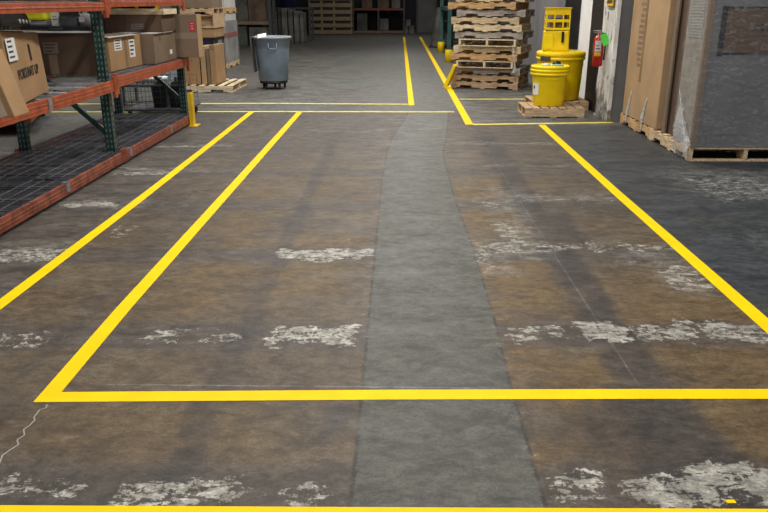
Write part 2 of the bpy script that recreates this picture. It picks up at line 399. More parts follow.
bm = nb(); box(bm, 2.95, 3.05, 10.46, 39.2, 0, 7); struct('wall_right_side', bm, WALLG)
bm = nb()
box(bm, 2.78, 2.95, 10.50, 11.28, 0, 7); box(bm, 2.86, 2.95, 12.42, 13.5, 0, 7); box(bm, 2.86, 2.95, 11.28, 12.42, 2.3, 7)
struct('trim_2', bm, BLACK)
bm = nb(); box(bm, 2.885, 2.95, 11.28, 12.42, 0.01, 2.3)
d1 = struct('door_1', bm, mat('white door paint', (.9, .9, .88), .5, .04, 3))
bm = nb(); box(bm, 2.86, 2.885, 11.34, 11.38, .92, 1.06); obj('door_handle', bm, BLACK, d1)

# ------------------------------------------------------------------ floor tape
TAPE = mat('yellow floor tape', (.96, .62, .0), .6, .04, 7, spec=.12)
TAPE_F = mat('dusty yellow floor tape', (.80, .66, .10), .6, .15, 9, spec=.2)
def tape(pts, label, w=.098, m=TAPE, z=.0012):
    bm = nb(); Lp, Rp = [], []
    P = [Vector((a, b)) for a, b in pts]
    for i, p in enumerate(P):
        d = (P[min(i+1, len(P)-1)]-P[max(i-1, 0)]).normalized(); s = Vector((-d.y, d.x))
        Lp.append(p+s*w/2); Rp.append(p-s*w/2)
    for i in range(len(P)-1):
        q = [Lp[i], Rp[i], Rp[i+1], Lp[i+1]]
        b = [bm.verts.new((c.x, c.y, .0003)) for c in q]; t = [bm.verts.new((c.x, c.y, z)) for c in q]
        bm.faces.new(t)
        for k in range(4): bm.faces.new((b[k], b[(k+1)%4], t[(k+1)%4], t[k]))
    return tag(obj('floor_tape', bm, m), label, 'floor tape', 'yellow aisle marking tapes')
tape([(-2.085, 1.6), (-2.076, 3.5), (-2.064, 5.6), (-2.078, 8.1), (-2.10, 10.66)], 'yellow floor tape nearest the pallet rack, running away beside its bottom beam', .076)
tape([(-1.397, 2.552), (-1.412, 3.5), (-1.41, 6.5), (-1.41, 10.62)], 'yellow floor tape from the near left corner of the bay to its far left corner', .078)
tape([(-1.42, 2.59), (.0, 2.637), (1.01, 2.662), (3.0, 2.70)], 'yellow floor tape across the near end of the bay, above the bottom line', .078, z=.0016)
tape([(-1.8, 1.875), (0, 1.895), (2.0, 1.92)], 'yellow floor tape along the very bottom edge of the view', .08)
tape([(1.81, 2.71), (1.811, 4.1), (1.81, 6.0), (1.838, 9.55)], 'yellow floor tape between the brown floor and the dark grey floor at right', .086)
tape([(-6.5, 10.55), (-2, 10.68), (.80, 10.70)], 'pale yellow floor tape across the far end of the marked bay', .085, TAPE_F, .001)
tape([(-6.5, 11.40), (-2, 11.58), (.145, 11.52)], 'pale yellow floor tape across the aisle just in front of the trash can', .085, TAPE_F, .001)
tape([(.20, 11.40), (.215, 20), (.23, 34)], 'left one of the two long yellow tapes running to the far wall', .088)
tape([(.915, 9.56), (.93, 20), (.94, 34)], 'right one of the two long yellow tapes running to the far wall', .10)
tape([(.96, 9.56), (1.9, 9.66), (2.80, 9.76)], 'yellow floor tape in front of the yellow drum pallet, ending at the pillar', .085, TAPE_F, .001)
tape([(.99, 12.16), (2.9, 12.2)], 'pale yellow floor tape just in front of the pallet stack', .075, TAPE_F, .001)
bm = nb(); box(bm, 1.045, 1.075, 1.975, 1.99, .0004, .003, 0); tag(obj('tape_scrap', bm, TAPE, rot=(0,0,.0)), 'tiny torn yellow tape scrap on the white flakes at bottom right', 'scrap')
# zigzag repaired crack
bm = nb()
pp = [(-1.373, 2.534), (-1.365, 2.509), (-1.384, 2.495), (-1.381, 2.44), (-1.368, 2.42), (-1.37, 2.38), (-1.379, 2.354), (-1.358, 2.317), (-1.37, 2.286), (-1.35, 2.256), (-1.365, 2.22), (-1.374, 2.189), (-1.361, 2.147), (-1.365, 2.136)]
for (a, b) in zip(pp, pp[1:]): bar(bm, (*a, .0008), (*b, .0008), .0045, .0008)
tag(obj('floor_crack', bm, mat('pale crack filler', (.36, .33, .28), .8, .1, 9)), 'pale zigzag crack in the floor below the near left tape corner', 'crack', kind='structure')

# ------------------------------------------------------------------ pallet rack
YF = [4.61, 7.05, 9.60]; XF, XB = -2.765, -3.61
rk = thing('pallet_rack', 'green and orange steel pallet rack with wire decks along the left edge', 'pallet rack', (-3.17, 7.1, 0))
off = Vector((3.17, -7.1, 0))
def rp(name, bm, m, bevel=0, parent=rk, label=None):
    for v_ in bm.verts: v_.co += off
    return obj(name, bm, m, parent, bevel=bevel, label=label)
HOLE = mat('punched holes', (.13, .18, .165), .5, .1, 5)
def post(x, y, h=2.9):
    bm = nb(); t = .0035; w = .04
    # open C column: web towards the front, two side flanges
    box(bm, x-w, x+w, y-w, y-w+t, 0, h); box(bm, x+w-t, x+w, y-w, y+w, 0, h); box(bm, x-w, x-w+t, y-w, y+w, 0, h); box(bm, x-w+t, x-w+.022, y+w-t, y+w, 0, h); box(bm, x+w-.022, x+w-t, y+w-t, y+w, 0, h)
    k = .06
    while k < h-.05:
        for s in (-.018, .018):
            box(bm, x+s-.006, x+s+.006, y-w-.0012, y-w+.001, k, k+.026, 1)
        for s in (-.016, .016):
            box(bm, x+w-.001, x+w+.0012, y+s-.007, y+s+.007, k, k+.026, 1)
        k += .052
    rp('upright_post', bm, [GREEN, HOLE])
    bm = nb(); box(bm, x-.06, x+.055, y-.06, y+.06, 0, .008); rp('base_plate', bm, GREEN)
for y in YF:
    post(XF, y); post(XB, y)
    for za, zb in ((.09, .09), (1.62, 1.62), (2.7, 2.7)):
        bm = nb(); bar(bm, (XB+.04, y, za), (XF-.04, y, zb), .04, .05); rp('cross_brace', bm, GREEN)
    bm = nb(); bar(bm, (XB+.03, y, 1.05), (XF-.03, y, .30), .035, .045); rp('cross_brace', bm, GREEN)
    bm = nb(); bar(bm, (XB+.03, y, 1.72), (XF-.03, y, 2.6), .035, .045); rp('cross_brace', bm, GREEN)
def _sh(bm):
    for v_ in bm.verts: v_.co += off
    return bm
def beam(y0, y1, z0, z1, x, m, face=1):
    bm = nb()   # stepped box beam: ledge on the inside carries the deck
    xo, xi = (x+.022, x-.022) if face > 0 else (x-.022, x+.022)
    lo, hi = min(xo, xi), max(xo, xi)
    box(bm, lo, hi, y0, y1, z0, z1-.025)
    if face > 0: box(bm, x-.004, hi, y0, y1, z1-.025, z1)
    else: box(bm, lo, x+.004, y0, y1, z1-.025, z1)
    for zz in (z0+.028, z1-.04):
        xx = hi if face > 0 else lo
        box(bm, xx-.002, xx+.003, y0, y1, zz, zz+.008)
    b = rp('beam', bm, m, .002)
    for yy in (y0-.01, y1+.01):
        bm = nb(); box(bm, min(x, x+.03*face), max(x, x+.03*face), yy-.028, yy+.028, z0-.06 if z0 > .2 else z0, z1+.03)
        for q in (-.03, .02):
            zc = (z0+z1)/2+q; box(bm, x+.026*face-.006, x+.026*face+.006, yy-.009, yy+.009, zc, zc+.016)
        obj('beam_connector', _sh(bm), m, b)
    return b
def _sh(bm):
    for v_ in bm.verts: v_.co += off
    return bm
lv = [(.026, .122, ORANGE_D), (.70, .80, ORANGE), (1.417, 1.487, ORANGE)]
lv2 = [(.026, .122, ORANGE_D), (.725, .825, ORANGE), (1.447, 1.53, ORANGE)]
XBM = -2.675; XBB = -3.66
for bay, (ya, yb_, levels) in enumerate(((YF[0], YF[1], lv), (YF[1], YF[2], lv2))):
    for (z0, z1, m) in levels:
        beam(ya+.035, yb_-.035, z0, z1, XBM, m, 1); beam(ya+.035, yb_-.035, z0, z1, XBB, m, -1)
        # wire deck: two panels a bay, rods both ways with waterfall edge over the beam
        for h in (0, 1):
            a = ya+.06+h*(yb_-ya)/2; b = a+(yb_-ya)/2-.08; zt = z1+.004
            bm = nb(); k = 0; y = a
            stepy, stepx = .058, .058
            if bay == 0 and h == 1 and .6 < z1 < 1: stepy = .30
            while y < b:
                bar(bm, (XBB-.01, y, zt), (XBM+.012, y, zt), .0038, .0038); bar(bm, (XBM+.014, y, zt), (XBM+.024, y, zt-.045), .0038, .0038); y += stepy
            xx = XBB
            if bay == 0 and h == 1 and .6 < z1 < 1: stepx = .30
            else: stepx = .10
            while xx < XBM+.015:
                bar(bm, (xx, a, zt+.005), (xx, b, zt+.005), .0045, .0045); xx += stepx
            dk = rp('wire_deck', bm, WIRE)
            for q in (.16, .5, .84):
                yy = a+(b-a)*q; bm = nb(); box(bm, XBB+.02, XBM-.03, yy-.022, yy+.022, zt-.028, zt-.006); obj('deck_support', _sh(bm), SUPP if z1 > .2 else DGREY, dk)
# galvanised clips on the bottom beam
for yy in (5.75, 7.22, 8.6):
    bm = nb(); box(bm, XBM+.02, XBM+.032, yy-.03, yy+.03, .05, .125); box(bm, XBM-.01, XBM+.032, yy-.03, yy+.03, .122, .128); rp('deck_clip', bm, STEEL)
bm = nb(); box(bm, XBM+.02, XBM+.03, 5.62, 5.68, .70, .80); rp('deck_clip', bm, STEEL)
# thin blotchy dark layer under the lower deck
bm = nb(); box(bm, -3.53, -2.84, 4.7, 9.5, .003, .012); tag(obj('dark_layer', bm, mat('blotchy dark layer', (.03, .03, .034), .45, .6, 4)), 'thin dark layer on the floor under the lowest wire deck', 'sheet')

gd = thing('post_guard', 'yellow steel corner guard at the foot of the rack post at the aisle end', 'post guard', (-2.60, 9.42, 0))
bm = nb(); box(bm, -.005, .0, -.075, .075, 0, .42); box(bm, -.035, -.005, -.075, -.068, 0, .42); box(bm, -.005, .015, -.075, -.03, 0, .40); obj('guard_plate', bm, YEL, gd, bevel=.002)
bm = nb(); box(bm, -.05, .06, -.10, .09, 0, .008); obj('base_plate', bm, YEL, gd)

# ------------------------------------------------------------------ cartons
def carton(label, c, size, rz=0, m=CARD, z=0, seam='y', tape_m=TAPEB, rx=0, ry=0, group=None, flaps=False, name='cardboard_box', strip=True):
    w, d, h = size
    t = thing(name, label, 'box', (c[0], c[1], z), rz, group, rx, ry)
    bm = nb()
    box(bm, -w/2, w/2, -d/2, d/2, 0, h-.004)
    if seam == 'y': box(bm, -w/2, -.003, -d/2, d/2, h-.004, h); box(bm, .003, w/2, -d/2, d/2, h-.004, h)
    else: box(bm, -w/2, w/2, -d/2, -.003, h-.004, h); box(bm, -w/2, w/2, .003, d/2, h-.004, h)
    obj('carton_body', bm, m, t, bevel=.004)
    if strip:
        bm = nb(); e = .0015; tw = .03; dp = min(.09, h*.3)
        if seam == 'y':
            box(bm, -tw, tw, -d/2-e, d/2+e, h, h+e)
            for s in (-1, 1): box(bm, -tw, tw, s*(d/2)-e, s*(d/2)+e, h-dp, h)
        else:
            box(bm, -w/2-e, w/2+e, -tw, tw, h, h+e)
            for s in (-1, 1): box(bm, s*(w/2)-e, s*(w/2)+e, -tw, tw, h-dp, h)
        obj('packing_tape', bm, tape_m, t)
    if flaps:
        for s in (-1, 1):
            bm = nb(); bar(bm, (s*w/2, 0, h), (s*(w/2+.10), 0, h+.03), d*.96, .006); obj('flap', bm, m, t)
    return t
def part(t, name, m, *b, label=None, bevel=0):
    bm = nb(); box(bm, *b); return obj(name, bm, m, t, bevel=bevel, label=label)
def lines(t, name, mm, plane, u0, u1, v0, v1, off_, n=4, label=None):
    """address label with printed lines; plane 'x' or 'y' faces"""
    bm = nb(); s = 1 if off_ > 0 else -1
    def bx(a, b, c, d, e0, e1, mi):
        lo, hi = sorted((off_+s*e0, off_+s*e1))
        if plane == 'x': box(bm, lo, hi, a, b, c, d, mi)
        else: box(bm, a, b, lo, hi, c, d, mi)
    bx(u0, u1, v0, v1, 0, .002, 0)
    for i in range(n):
        vv = v0+(v1-v0)*(i+.6)/(n+.4); bx(u0+(u1-u0)*.12, u0+(u1-u0)*random.uniform(.55, .9), vv, vv+(v1-v0)*.09, .002, .0025, 1)
    return obj(name, bm, [mm, INK], t, label=label)
FONT = None
def text(s, size, m, parent, loc, rot, name='printed_text', depth=.0008, sx=1):
    cu = bpy.data.curves.new(name, 'FONT'); cu.body = s; cu.size = size; cu.extrude = depth; cu.align_x = 'CENTER'; cu.align_y = 'CENTER'; cu.offset = size*.02
    tmp = bpy.data.objects.new('tmp', cu); C.objects.link(tmp)
    bpy.context.view_layer.update()
    me = bpy.data.meshes.new_from_object(tmp.evaluated_get(bpy.context.evaluated_depsgraph_get())); me.name = name
    bpy.data.objects.remove(tmp)
    me.materials.clear(); me.materials.append(m)
    o = bpy.data.objects.new(name, me); C.objects.link(o); o.parent = parent; o.location = loc; o.rotation_euler = rot; o.scale = (sx, 1, 1)
    return o

ZD, ZD2 = .812, .837
# A: long carton, aisle side face with the printing
angA = math.atan2(-.286, 1.09)  # along its long side from near to far
t = thing('cardboard_box', 'large tan cardboard box printed PORTANT UP on the middle rack level', 'box', (-2.60, 5.05, ZD), 0)
ux = Vector((-.26, 1.13, 0)).normalized(); uy = Vector((-ux.y, ux.x, 0))      # ux along aisle face, uy away from the aisle
t.rotation_euler = (0, 0, math.atan2(ux.y, ux.x))
LA = 1.03; DA = .52
bm = nb(); hexa(bm, [(0,0,0),(LA,0,0),(0,DA,0),(LA,DA,0),(0,.03,.50),(LA-.03,.02,.455),(0,DA,.50),(LA-.02,DA,.455)]); obj('carton_body', bm, CARD, t, bevel=.005)
bm = nb(); bar(bm, (0, .05, .505), (LA+.02, .0, .466), .10, .006); obj('flap', bm, CARD_G, t)
T_ = (R(90-3.5), 0, 0)
text('PORTANT UP', .095, INK, t, (.50, .005, .195), T_, sx=1.05)
bm = nb(); box(bm, .72, .745, -.003, .02, .27, .385); o = obj('printed_mark', bm, INK, t, rot=(R(-3.5), 0, 0)); o.location = (-.10, -.012, 0)
o = lines(t, 'shipping_label', WHITE, 'y', .03, .26, .30, .45, -.001, label='white shipping label'); o.rotation_euler = (R(-3.5), 0, 0); o.location = (0, -.010, 0)
# B: leaning near carton
t = thing('cardboard_box', 'brown cardboard box leaning out at the left edge, in front of the printed box', 'box', (-2.60, 4.72, ZD))
bm = nb(); hexa(bm, [(-.40,-.10,.0),(.20,-.10,.0),(-.40,.10,.0),(.20,.10,.0),(-.52,-.10,.42),(.085,-.10,.40),(-.52,.10,.42),(.085,.10,.40)]); obj('carton_body', bm, CARD, t, bevel=.005)
bm = nb(); bar(bm, (.13, -.1012, .002), (.018, -.1012, .40), .05, .002, up=(0, 1, 0)); obj('packing_tape', bm, TAPEC, t, label='pale packing tape')
# C
t = carton('dark brown cardboard box behind the front rack post, below the yellow-lidded tub', (-3.15, 7.28), (.58, .26, .385), 0, CARD_D, ZD2-.005, strip=False)
lines(t, 'shipping_label', mat('faded brown label', (.2,.15,.12), .6, .1, 8), 'y', -.19, -.05, .20, .30, -.13, 3, label='faded paper label')
part(t, 'packing_tape', TAPEB, -.15, -.07, -.1315, -.130, .01, .19)
t2 = tag(part(None, 'foam_sheet', WHITE, -3.5, -2.875, 7.13, 7.40, 1.219, 1.235), 'white foam sheet between the dark brown box and the black case', 'foam sheet')
t = thing('flat_case', 'flat black case lying on a white foam sheet over the dark brown box', 'case', (-3.19, 7.27, 1.2360))
part(t, 'case_body', BLACK, -.33, .32, -.13, .13, 0, .042, bevel=.006); part(t, 'case_handle', DGREY, -.06, .06, -.14, -.13, .012, .03)
t = thing('storage_tub', 'grey tub with a bulging lemon yellow lid on the flat black case', 'tub', (-3.385, 7.27, 1.2785))
bm = nb()
pts = []
for z, s in ((0, .088), (.05, .098)): pts += [(-s, -.10, z), (s, -.10, z), (-s, .10, z), (s, .10, z)]
hexa(bm, pts); obj('tub_body', bm, MGREY, t, bevel=.012)
bm = nb()
hexa(bm, [(-.115,-.115,.05),(.105,-.115,.05),(-.115,.115,.05),(.105,.115,.05),(-.08,-.09,.155),(.085,-.09,.145),(-.08,.09,.155),(.085,.09,.145)]); obj('tub_lid', bm, LEM, t, bevel=.02, label='lemon yellow lid')
t = tag(part(None, 'paper_card', WHITE, -3.268, -3.19, 7.24, 7.25, 1.2785, 1.40), 'upright white paper card between the lemon lid tub and the dark bins', 'card')
bm = nb(); box(bm, -3.255, -3.205, 7.2385, 7.2399, 1.335, 1.339); box(bm, -3.255, -3.215, 7.2385, 7.2399, 1.36, 1.364); obj('printed_line', bm, INK, t)
t = thing('storage_bin', 'dark grey open bin between the white card and the grey spray bottle', 'bin', (-3.09, 7.28, 1.2785))
bm = nb(); s = .085
box(bm, -s, s, -.09, .09, 0, .005); box(bm, -s, s, -.09, -.085, 0, .075); box(bm, -s, s, .085, .09, 0, .10); box(bm, -s, -s+.005, -.09, .09, 0, .085); box(bm, s-.005, s, -.09, .09, 0, .085)
obj('bin_body', bm, DGREY, t, bevel=.002)
t = thing('spray_bottle', 'grey spray bottle with white label and yellow trigger head beside the rack post', 'bottle', (-2.945, 7.25, 1.2785))
bm = nb(); lathe(bm, [(.05, 0), (.058, .01), (.055, .07), (.045, .10), (.02, .118), (.016, .125)], 24); obj('bottle_body', bm, MGREY, t)
bm = nb(); box(bm, -.055, .02, -.012, .012, .128, .152); box(bm, -.055, -.04, -.008, .008, .10, .13); obj('trigger_head', bm, [WHITE], t, bevel=.004, label='white trigger head')
bm = nb(); lathe(bm, [(.02, .120), (.022, .13), (.02, .14)], 16); obj('collar', bm, LEM, t, label='yellow collar')
part(t, 'bottle_label', WHITE, -.04, .01, -.060, -.056, .035, .08)
# tray on top of A
t = thing('tool_case', 'black case with four round silver rivets on top of the printed box', 'case', (-3.01, 5.84, 1.318), math.atan2(ux.y, ux.x), ry=R(2.2))
bm = nb(); hexa(bm, [(-.5,-.12,0),(.38,-.12,0),(-.5,.12,0),(.38,.12,0),(-.5,-.11,.115),(.30,-.11,.105),(-.5,.11,.115),(.30,.11,.105)]); obj('case_body', bm, BLACK, t, bevel=.02)
for k in range(4):
    bm = nb(); lathe(bm, [(.017, 0), (.017, .004), (.010, .008)], 16); obj('rivet', bm, SUPP, t, loc=(.0+k*.105, -.119, .035), rot=(R(87), 0, 0))
# D
t = carton('tan cardboard box with two white labels on its aisle side, second rack bay', (-3.05, 7.905), (.44, .89, .325), R(-1), CARD, ZD2, strip=False)
lines(t, 'shipping_label', WHITE, 'x', -.30, -.10, .19, .30, .22); lines(t, 'shipping_label', WHITE, 'x', .10, .26, .10, .28, .22)
part(t, 'packing_tape', TAPEB, .2205, .222, -.03, .03, 0, .325)
bm = nb(); bar(bm, (.16, -.1, .335), (.25, -.1, .325), .75, .006); obj('flap', bm, CARD_W, t, label='pale cardboard flap')
# E
t = carton('grey-brown cardboard box between the two-label box and the red-label box', (-2.93, 8.84), (.46, .84, .32), 0, CARD_G, ZD2, strip=False)
part(t, 'packing_tape', TAPEB, .2305, .232, -.03, .03, .0, .32)
part(t, 'torn_patch', WHITE, .2305, .232, .15, .25, .07, .12); part(t, 'printed_mark', INK, .2305, .232, -.2, -.17, .24, .28)
bm = nb(); bar(bm, (-.2, -.05, .326), (.25, -.05, .324), .7, .005); obj('flap', bm, CARD_W, t, label='pale cardboard flap')
# G
t = carton('wide dark brown box lying on top of the two middle boxes, second bay', (-3.0, 8.99), (.64, .56, .185), 0, CARD_D, 1.168, strip=False)
lines(t, 'shipping_label', mat('clear pouch', (.16, .14, .14), .3, .2, 9), 'y', -.03, .12, .03, .09, -.28, 2)
part(t, 'carton_seam', INK, -.10, -.094, -.2815, -.2795, .0, .18)
t = thing('wooden_tray', 'shallow pale wooden tray on the wide dark brown box', 'tray', (-3.0, 8.97, 1.356))
bm = nb(); box(bm, -.35, .35, -.25, .25, 0, .012); box(bm, -.35, .35, -.26, -.245, 0, .058); box(bm, -.35, .35, .245, .26, 0, .058); box(bm, -.355, -.34, -.26, .26, 0, .058); box(bm, .34, .355, -.26, .26, 0, .058); obj('tray_body', bm, WOODS[3], t, bevel=.003)
for i, (dx, mm, lab) in enumerate(((-.28, LEM, 'lemon yellow bottle cap at the left end of the wooden tray'), (-.02, YPL2, 'deep yellow bottle cap in the middle of the wooden tray'), (.22, LEM, 'lemon yellow bottle cap at the right end of the wooden tray'))):
    bm = nb(); lathe(bm, [(.028, 0), (.03, .035), (.02, .06), (.022, .066), (.02, .085), (.008, .09)], 20)
    tag(obj('bottle_cap', bm, mm, loc=(-2.965+dx, 8.82, 1.369)), lab, 'cap', 'yellow caps in the wooden tray')
# F
t = carton('tall grey-brown box with red label hanging over the end of the beam', (-2.80, 9.42), (.72, .22, .50), 0, CARD_G, ZD2+.03, seam='x', strip=False)
t.location.z = ZD2+.012
bm = nb(); box(bm, .27, .335, -.1125, -.1105, .30, .42); o = obj('red_label', bm, RED, t, label='red label with white print'); o.rotation_euler = (0, 0, 0)
bm = nb(); box(bm, .285, .32, -.1135, -.1125, .33, .335); box(bm, .285, .315, -.1135, -.1125, .36, .365); box(bm, .285, .32, -.1135, -.1125, .39, .395); obj('printed_line', bm, WHITE, o)
part(t, 'packing_tape', mat('tan tape', (.26,.2,.15), .4, .05, 5), -.358, .358, -.1125, -.1105, .215, .29)
part(t, 'side_panel', CARD_L, .3605, .3625, -.108, .108, .0, .498, label='side face coloured paler for the aisle light')  # side face in paler card, painting the aisle light on it
# upper level cartons
for i, (y, dy, h, mm, lab) in enumerate(((5.3, .7, .34, BLACK, 'black tote on the top rack level above the printed box'), (6.5, .6, .3, CARD_D, 'dark cardboard box on the top rack level above the flat case'),
        (7.9, .7, .36, CARD, 'tan cardboard box on the top level of the second rack bay'), (8.9, .6, .3, CARD_G, 'grey-brown cardboard box at the end of the top rack level'))):
    carton(lab, (-3.12, y), (.66, dy, h), 0, mm, (1.502 if y < 7 else 1.546), strip=mm is not BLACK, name='cardboard_box' if mm is not BLACK else 'storage_tote')

# ------------------------------------------------------------------ wire cart and black bins behind rack
t = thing('wire_cart', 'low wire-sided cart just beyond the far rack frame', 'cart', (-3.25, 10.30, 0))
bm = nb(); box(bm, -.42, .42, -.38, .38, .10, .13); obj('platform', bm, DGREY, t, bevel=.003)
for sx in (-.36, .36):
    for sy in (-.32, .32):
        bm = nb(); tube(bm, [(sx-.015, sy, .05), (sx+.015, sy, .05)], .05, 14); obj('caster', bm, RUBBER, t)
for nm, a, b in (('side_panel', (-.41, -.37), (.41, -.37)), ('side_panel', (-.41, .37), (.41, .37)), ('side_panel', (-.41, -.37), (-.41, .37))):
    bm = nb(); A = Vector((*a, 0)); B_ = Vector((*b, 0)); L_ = (B_-A).length
    for k in range(int(L_/.10)+1):
        p = A+(B_-A)*min(1, k*.10/L_); bar(bm, (p.x, p.y, .13), (p.x, p.y, .52), .004, .004)
    for k in range(6):
        z = .14+k*.075; bar(bm, (A.x, A.y, z), (B_.x, B_.y, z), .004, .004)
    obj('side_panel', bm, DGREY, t)
for i, (dx, lab) in enumerate(((.02, 'black bin in the wire cart, the left of two'), (.24, 'black bin in the wire cart, nearest the yellow guard'))):
    t = thing('black_bin', lab, 'bin', (-3.25+dx, 10.18, .132), 0, 'black bins in the wire cart')
    bm = nb(); hexa(bm, [(-.085,-.1,0),(.085,-.1,0),(-.085,.1,0),(.085,.1,0),(-.10,-.12,.30),(.10,-.12,.30),(-.10,.12,.30),(.10,.12,.30)]); obj('bin_body', bm, BLACK, t, bevel=.02)
    bm = nb(); box(bm, -.06, .06, -.02, .02, .30, .34); box(bm, -.02, .02, -.02, .02, .34, .40); obj('bin_cap', bm, DGREY, t, bevel=.006)
t = thing('steel_tube', 'long grey steel tube seen between the rack posts above the cart', 'tube', (-3.9, 10.95, 0))
bm = nb(); tube(bm, [(-.5, 0, .42), (.55, 0, .42)], .05, 16); obj('tube_body', bm, STEEL, t)
for sx in (-.4, .45):
    bm = nb(); box(bm, sx-.02, sx+.02, -.06, .06, 0, .37); obj('stand', bm, DGREY, t)
t = thing('mesh_crate', 'pale blue plastic crate with square holes behind the rack end', 'crate', (-3.80, 11.6, .302))
bm = nb(); N_ = 9
for k in range(N_+1):
    xx = -.38+.76*k/N_; box(bm, xx-.012, xx+.012, -.3, -.29, .0, .40)
for k in range(8):
    zz = .02+.36*k/7; box(bm, -.39, .39, -.3, -.288, zz-.012, zz+.012)
obj('crate_front', bm, mat('pale blue plastic', (.33,.42,.47), .5, .1, 5), t)
bm = nb(); box(bm, -.39, .39, .29, .3, 0, .40); box(bm, -.39, -.38, -.29, .29, 0, .40); box(bm, .38, .39, -.29, .29, 0, .40); box(bm, -.38, .38, -.29, .29, 0, .02); obj('crate_body', bm, mat('blue grey plastic', (.16,.2,.23), .5, .1, 5), t)
t = thing('low_stand', 'low dark stand under the pale blue crate behind the rack end', 'stand', (-3.80, 11.6, 0))
part(t, 'stand_top', DGREY, -.4, .4, -.3, .3, .27, .30)
for sx in (-.38, .35):
    for sy in (-.29, .26): part(t, 'leg', DGREY, sx, sx+.03, sy, sy+.03, 0, .27)
# flat cart with cartons far left
t = thing('platform_cart', 'orange platform cart on casters beyond the rack at the left edge', 'cart', (-5.2, 9.35, 0), R(18))
bm = nb(); box(bm, -.62, .62, -.9, .9, .13, .19); obj('platform', bm, ORANGE_D, t, bevel=.005)
for sx in (-.55, .55):
    for sy in (-.78, .72):
        w = obj('caster_fork', (lambda b: (box(b, sx-.03, sx+.03, sy-.02, sy+.02, .06, .13), b)[1])(nb()), DGREY, t)
        bm = nb(); tube(bm, [(sx-.02, sy, .06), (sx+.02, sy, .06)], .06, 16); obj('wheel', bm, RUBBER, w)
carton('tan cardboard box on the orange platform cart at the left edge', (-5.02, 8.98), (.85, .6, .30), R(18), CARD, .192)
carton('grey-brown cardboard box at the back of the orange platform cart', (-5.24, 9.68), (.85, .55, .26), R(18), CARD_G, .192)

# ------------------------------------------------------------------ pallets
def pallet_parts(L=1.22, W=1.02, h=.125, notch=True):
    st = []
    sh = h-.032
    for yy in (-W/2+.019, 0, W/2-.019):
        a, b, r = .155, .385, .036
        poly = [(-L/2, 0)]
        if notch:
            for s0, s1 in ((-L/2+a, -L/2+b), (L/2-b, L/2-a)):
                poly += [(s0, 0), (s0+.015, r), (s1-.015, r), (s1, 0)]
        poly += [(L/2, 0), (L/2, sh), (-L/2, sh)]
        bm = nb(); prism(bm, [(x_, z_+.016) for x_, z_ in poly], yy-.019, yy+.019); st.append(bm)
    bt = nb(); n = 7
    for k in range(n):
        x0 = -L/2+(L-.10)*k/(n-1); wv = .10 if k in (0, n-1) else .09
        j = random.uniform(-.006, .006); box(bt, x0, x0+wv, -W/2+j, W/2+j, h-.016, h+random.uniform(-.0015, 0))
    bb = nb()
    for x0 in (-L/2, -L*.05-.02, L/2-.09): box(bb, x0, x0+.09, -W/2, W/2, 0, .016)
    return st, bt, bb
def make_pallet(label, c, z, rz, m, L=1.22, W=1.02, h=.125, group=None, notch=True, m2=None):
    t = thing('wooden_pallet', label, 'pallet', (c[0], c[1], z), rz, group)
    st, bt, bb = pallet_parts(L, W, h, notch)
    for s in st: obj('stringer', s, m, t, bevel=.002)
    obj('top_boards', bt, m2 or m, t, bevel=.002); obj('bottom_boards', bb, m2 or m, t, bevel=.002)
    return t
# the big stack
W_ = WOODS
PH = .1235
a0 = R(-20)
ctr = Vector((1.715, 14.13))
spec = [(0,0,0,'brown'),(0,1,0,'tan'),(2,.5,0,'weathered grey'),(3,3,1,'dark pallet with pale end blocks'),(4,-1,0,'reddish brown'),(3,0,0,'pale'),(3,1,1,'pale pallet with open board ends'),(2,0,0,'purplish grey'),
        (3,1.2,0,'clean pale'),(1,-.5,0,'tan'),(2,1.5,0,'bleached grey'),(4,-2,0,'bright orange-tan'),(1,1,0,'pale'),(0,-1,0,'brown'),(1,0,0,'tan')]
ords = ['bottom','second from bottom','third from bottom','fourth from bottom','fifth from bottom','sixth from bottom','seventh from bottom','eighth from bottom','ninth from bottom','tenth from bottom','eleventh from bottom','twelfth from bottom','third from top','second from top','topmost']
shx = [0, .0, .02, -.02, -.03, .02, .03, .04, .0, -.03, .05, -.09, .03, 0, .02]
for i, (wi, da, r90, cn) in enumerate(spec):
    make_pallet('%s pallet, %s of the tall pallet stack' % (cn if 'pallet' not in cn else cn.replace(' pallet', '') if False else cn.replace('pallet ', ''), ords[i]) if True else '', 
                (ctr.x+shx[i]*1.0, ctr.y+random.uniform(-.02, .02)), i*PH+.0005, a0+R(da)+(PI/2 if r90 else 0), W_[wi], h=PH-.001,
                group='pallets of the tall stack', m2=W_[(wi+ (3 if i % 3 == 0 else 0)) % 5] if i in (3, 8) else None)
t = thing('yellow_wedge', 'yellow plastic wedge leaning against the left end of the pallet stack', 'wedge', (.975, 13.68, 0), R(-15))
bm = nb(); prism(bm, [(-.15, .04), (-.08, .04), (.07, .40), (.02, .43)], -.1, .1); prism(bm, [(-.15, .04), (-.12, 0), (.0, 0), (.0, .04)], -.1, -.06)
obj('wedge_body', bm, YPL2, t, bevel=.005)
# loose wrap on the stack
bm = nb(); bar(bm, (1.98, 13.42, .78), (2.04, 13.40, .40), .03, .004); bar(bm, (2.04, 13.40, .40), (2.02, 13.39, .30), .07, .02)
tag(obj('loose_film', bm, FILM2), 'scrap of clear stretch film hanging at the corner of the pallet stack', 'film')

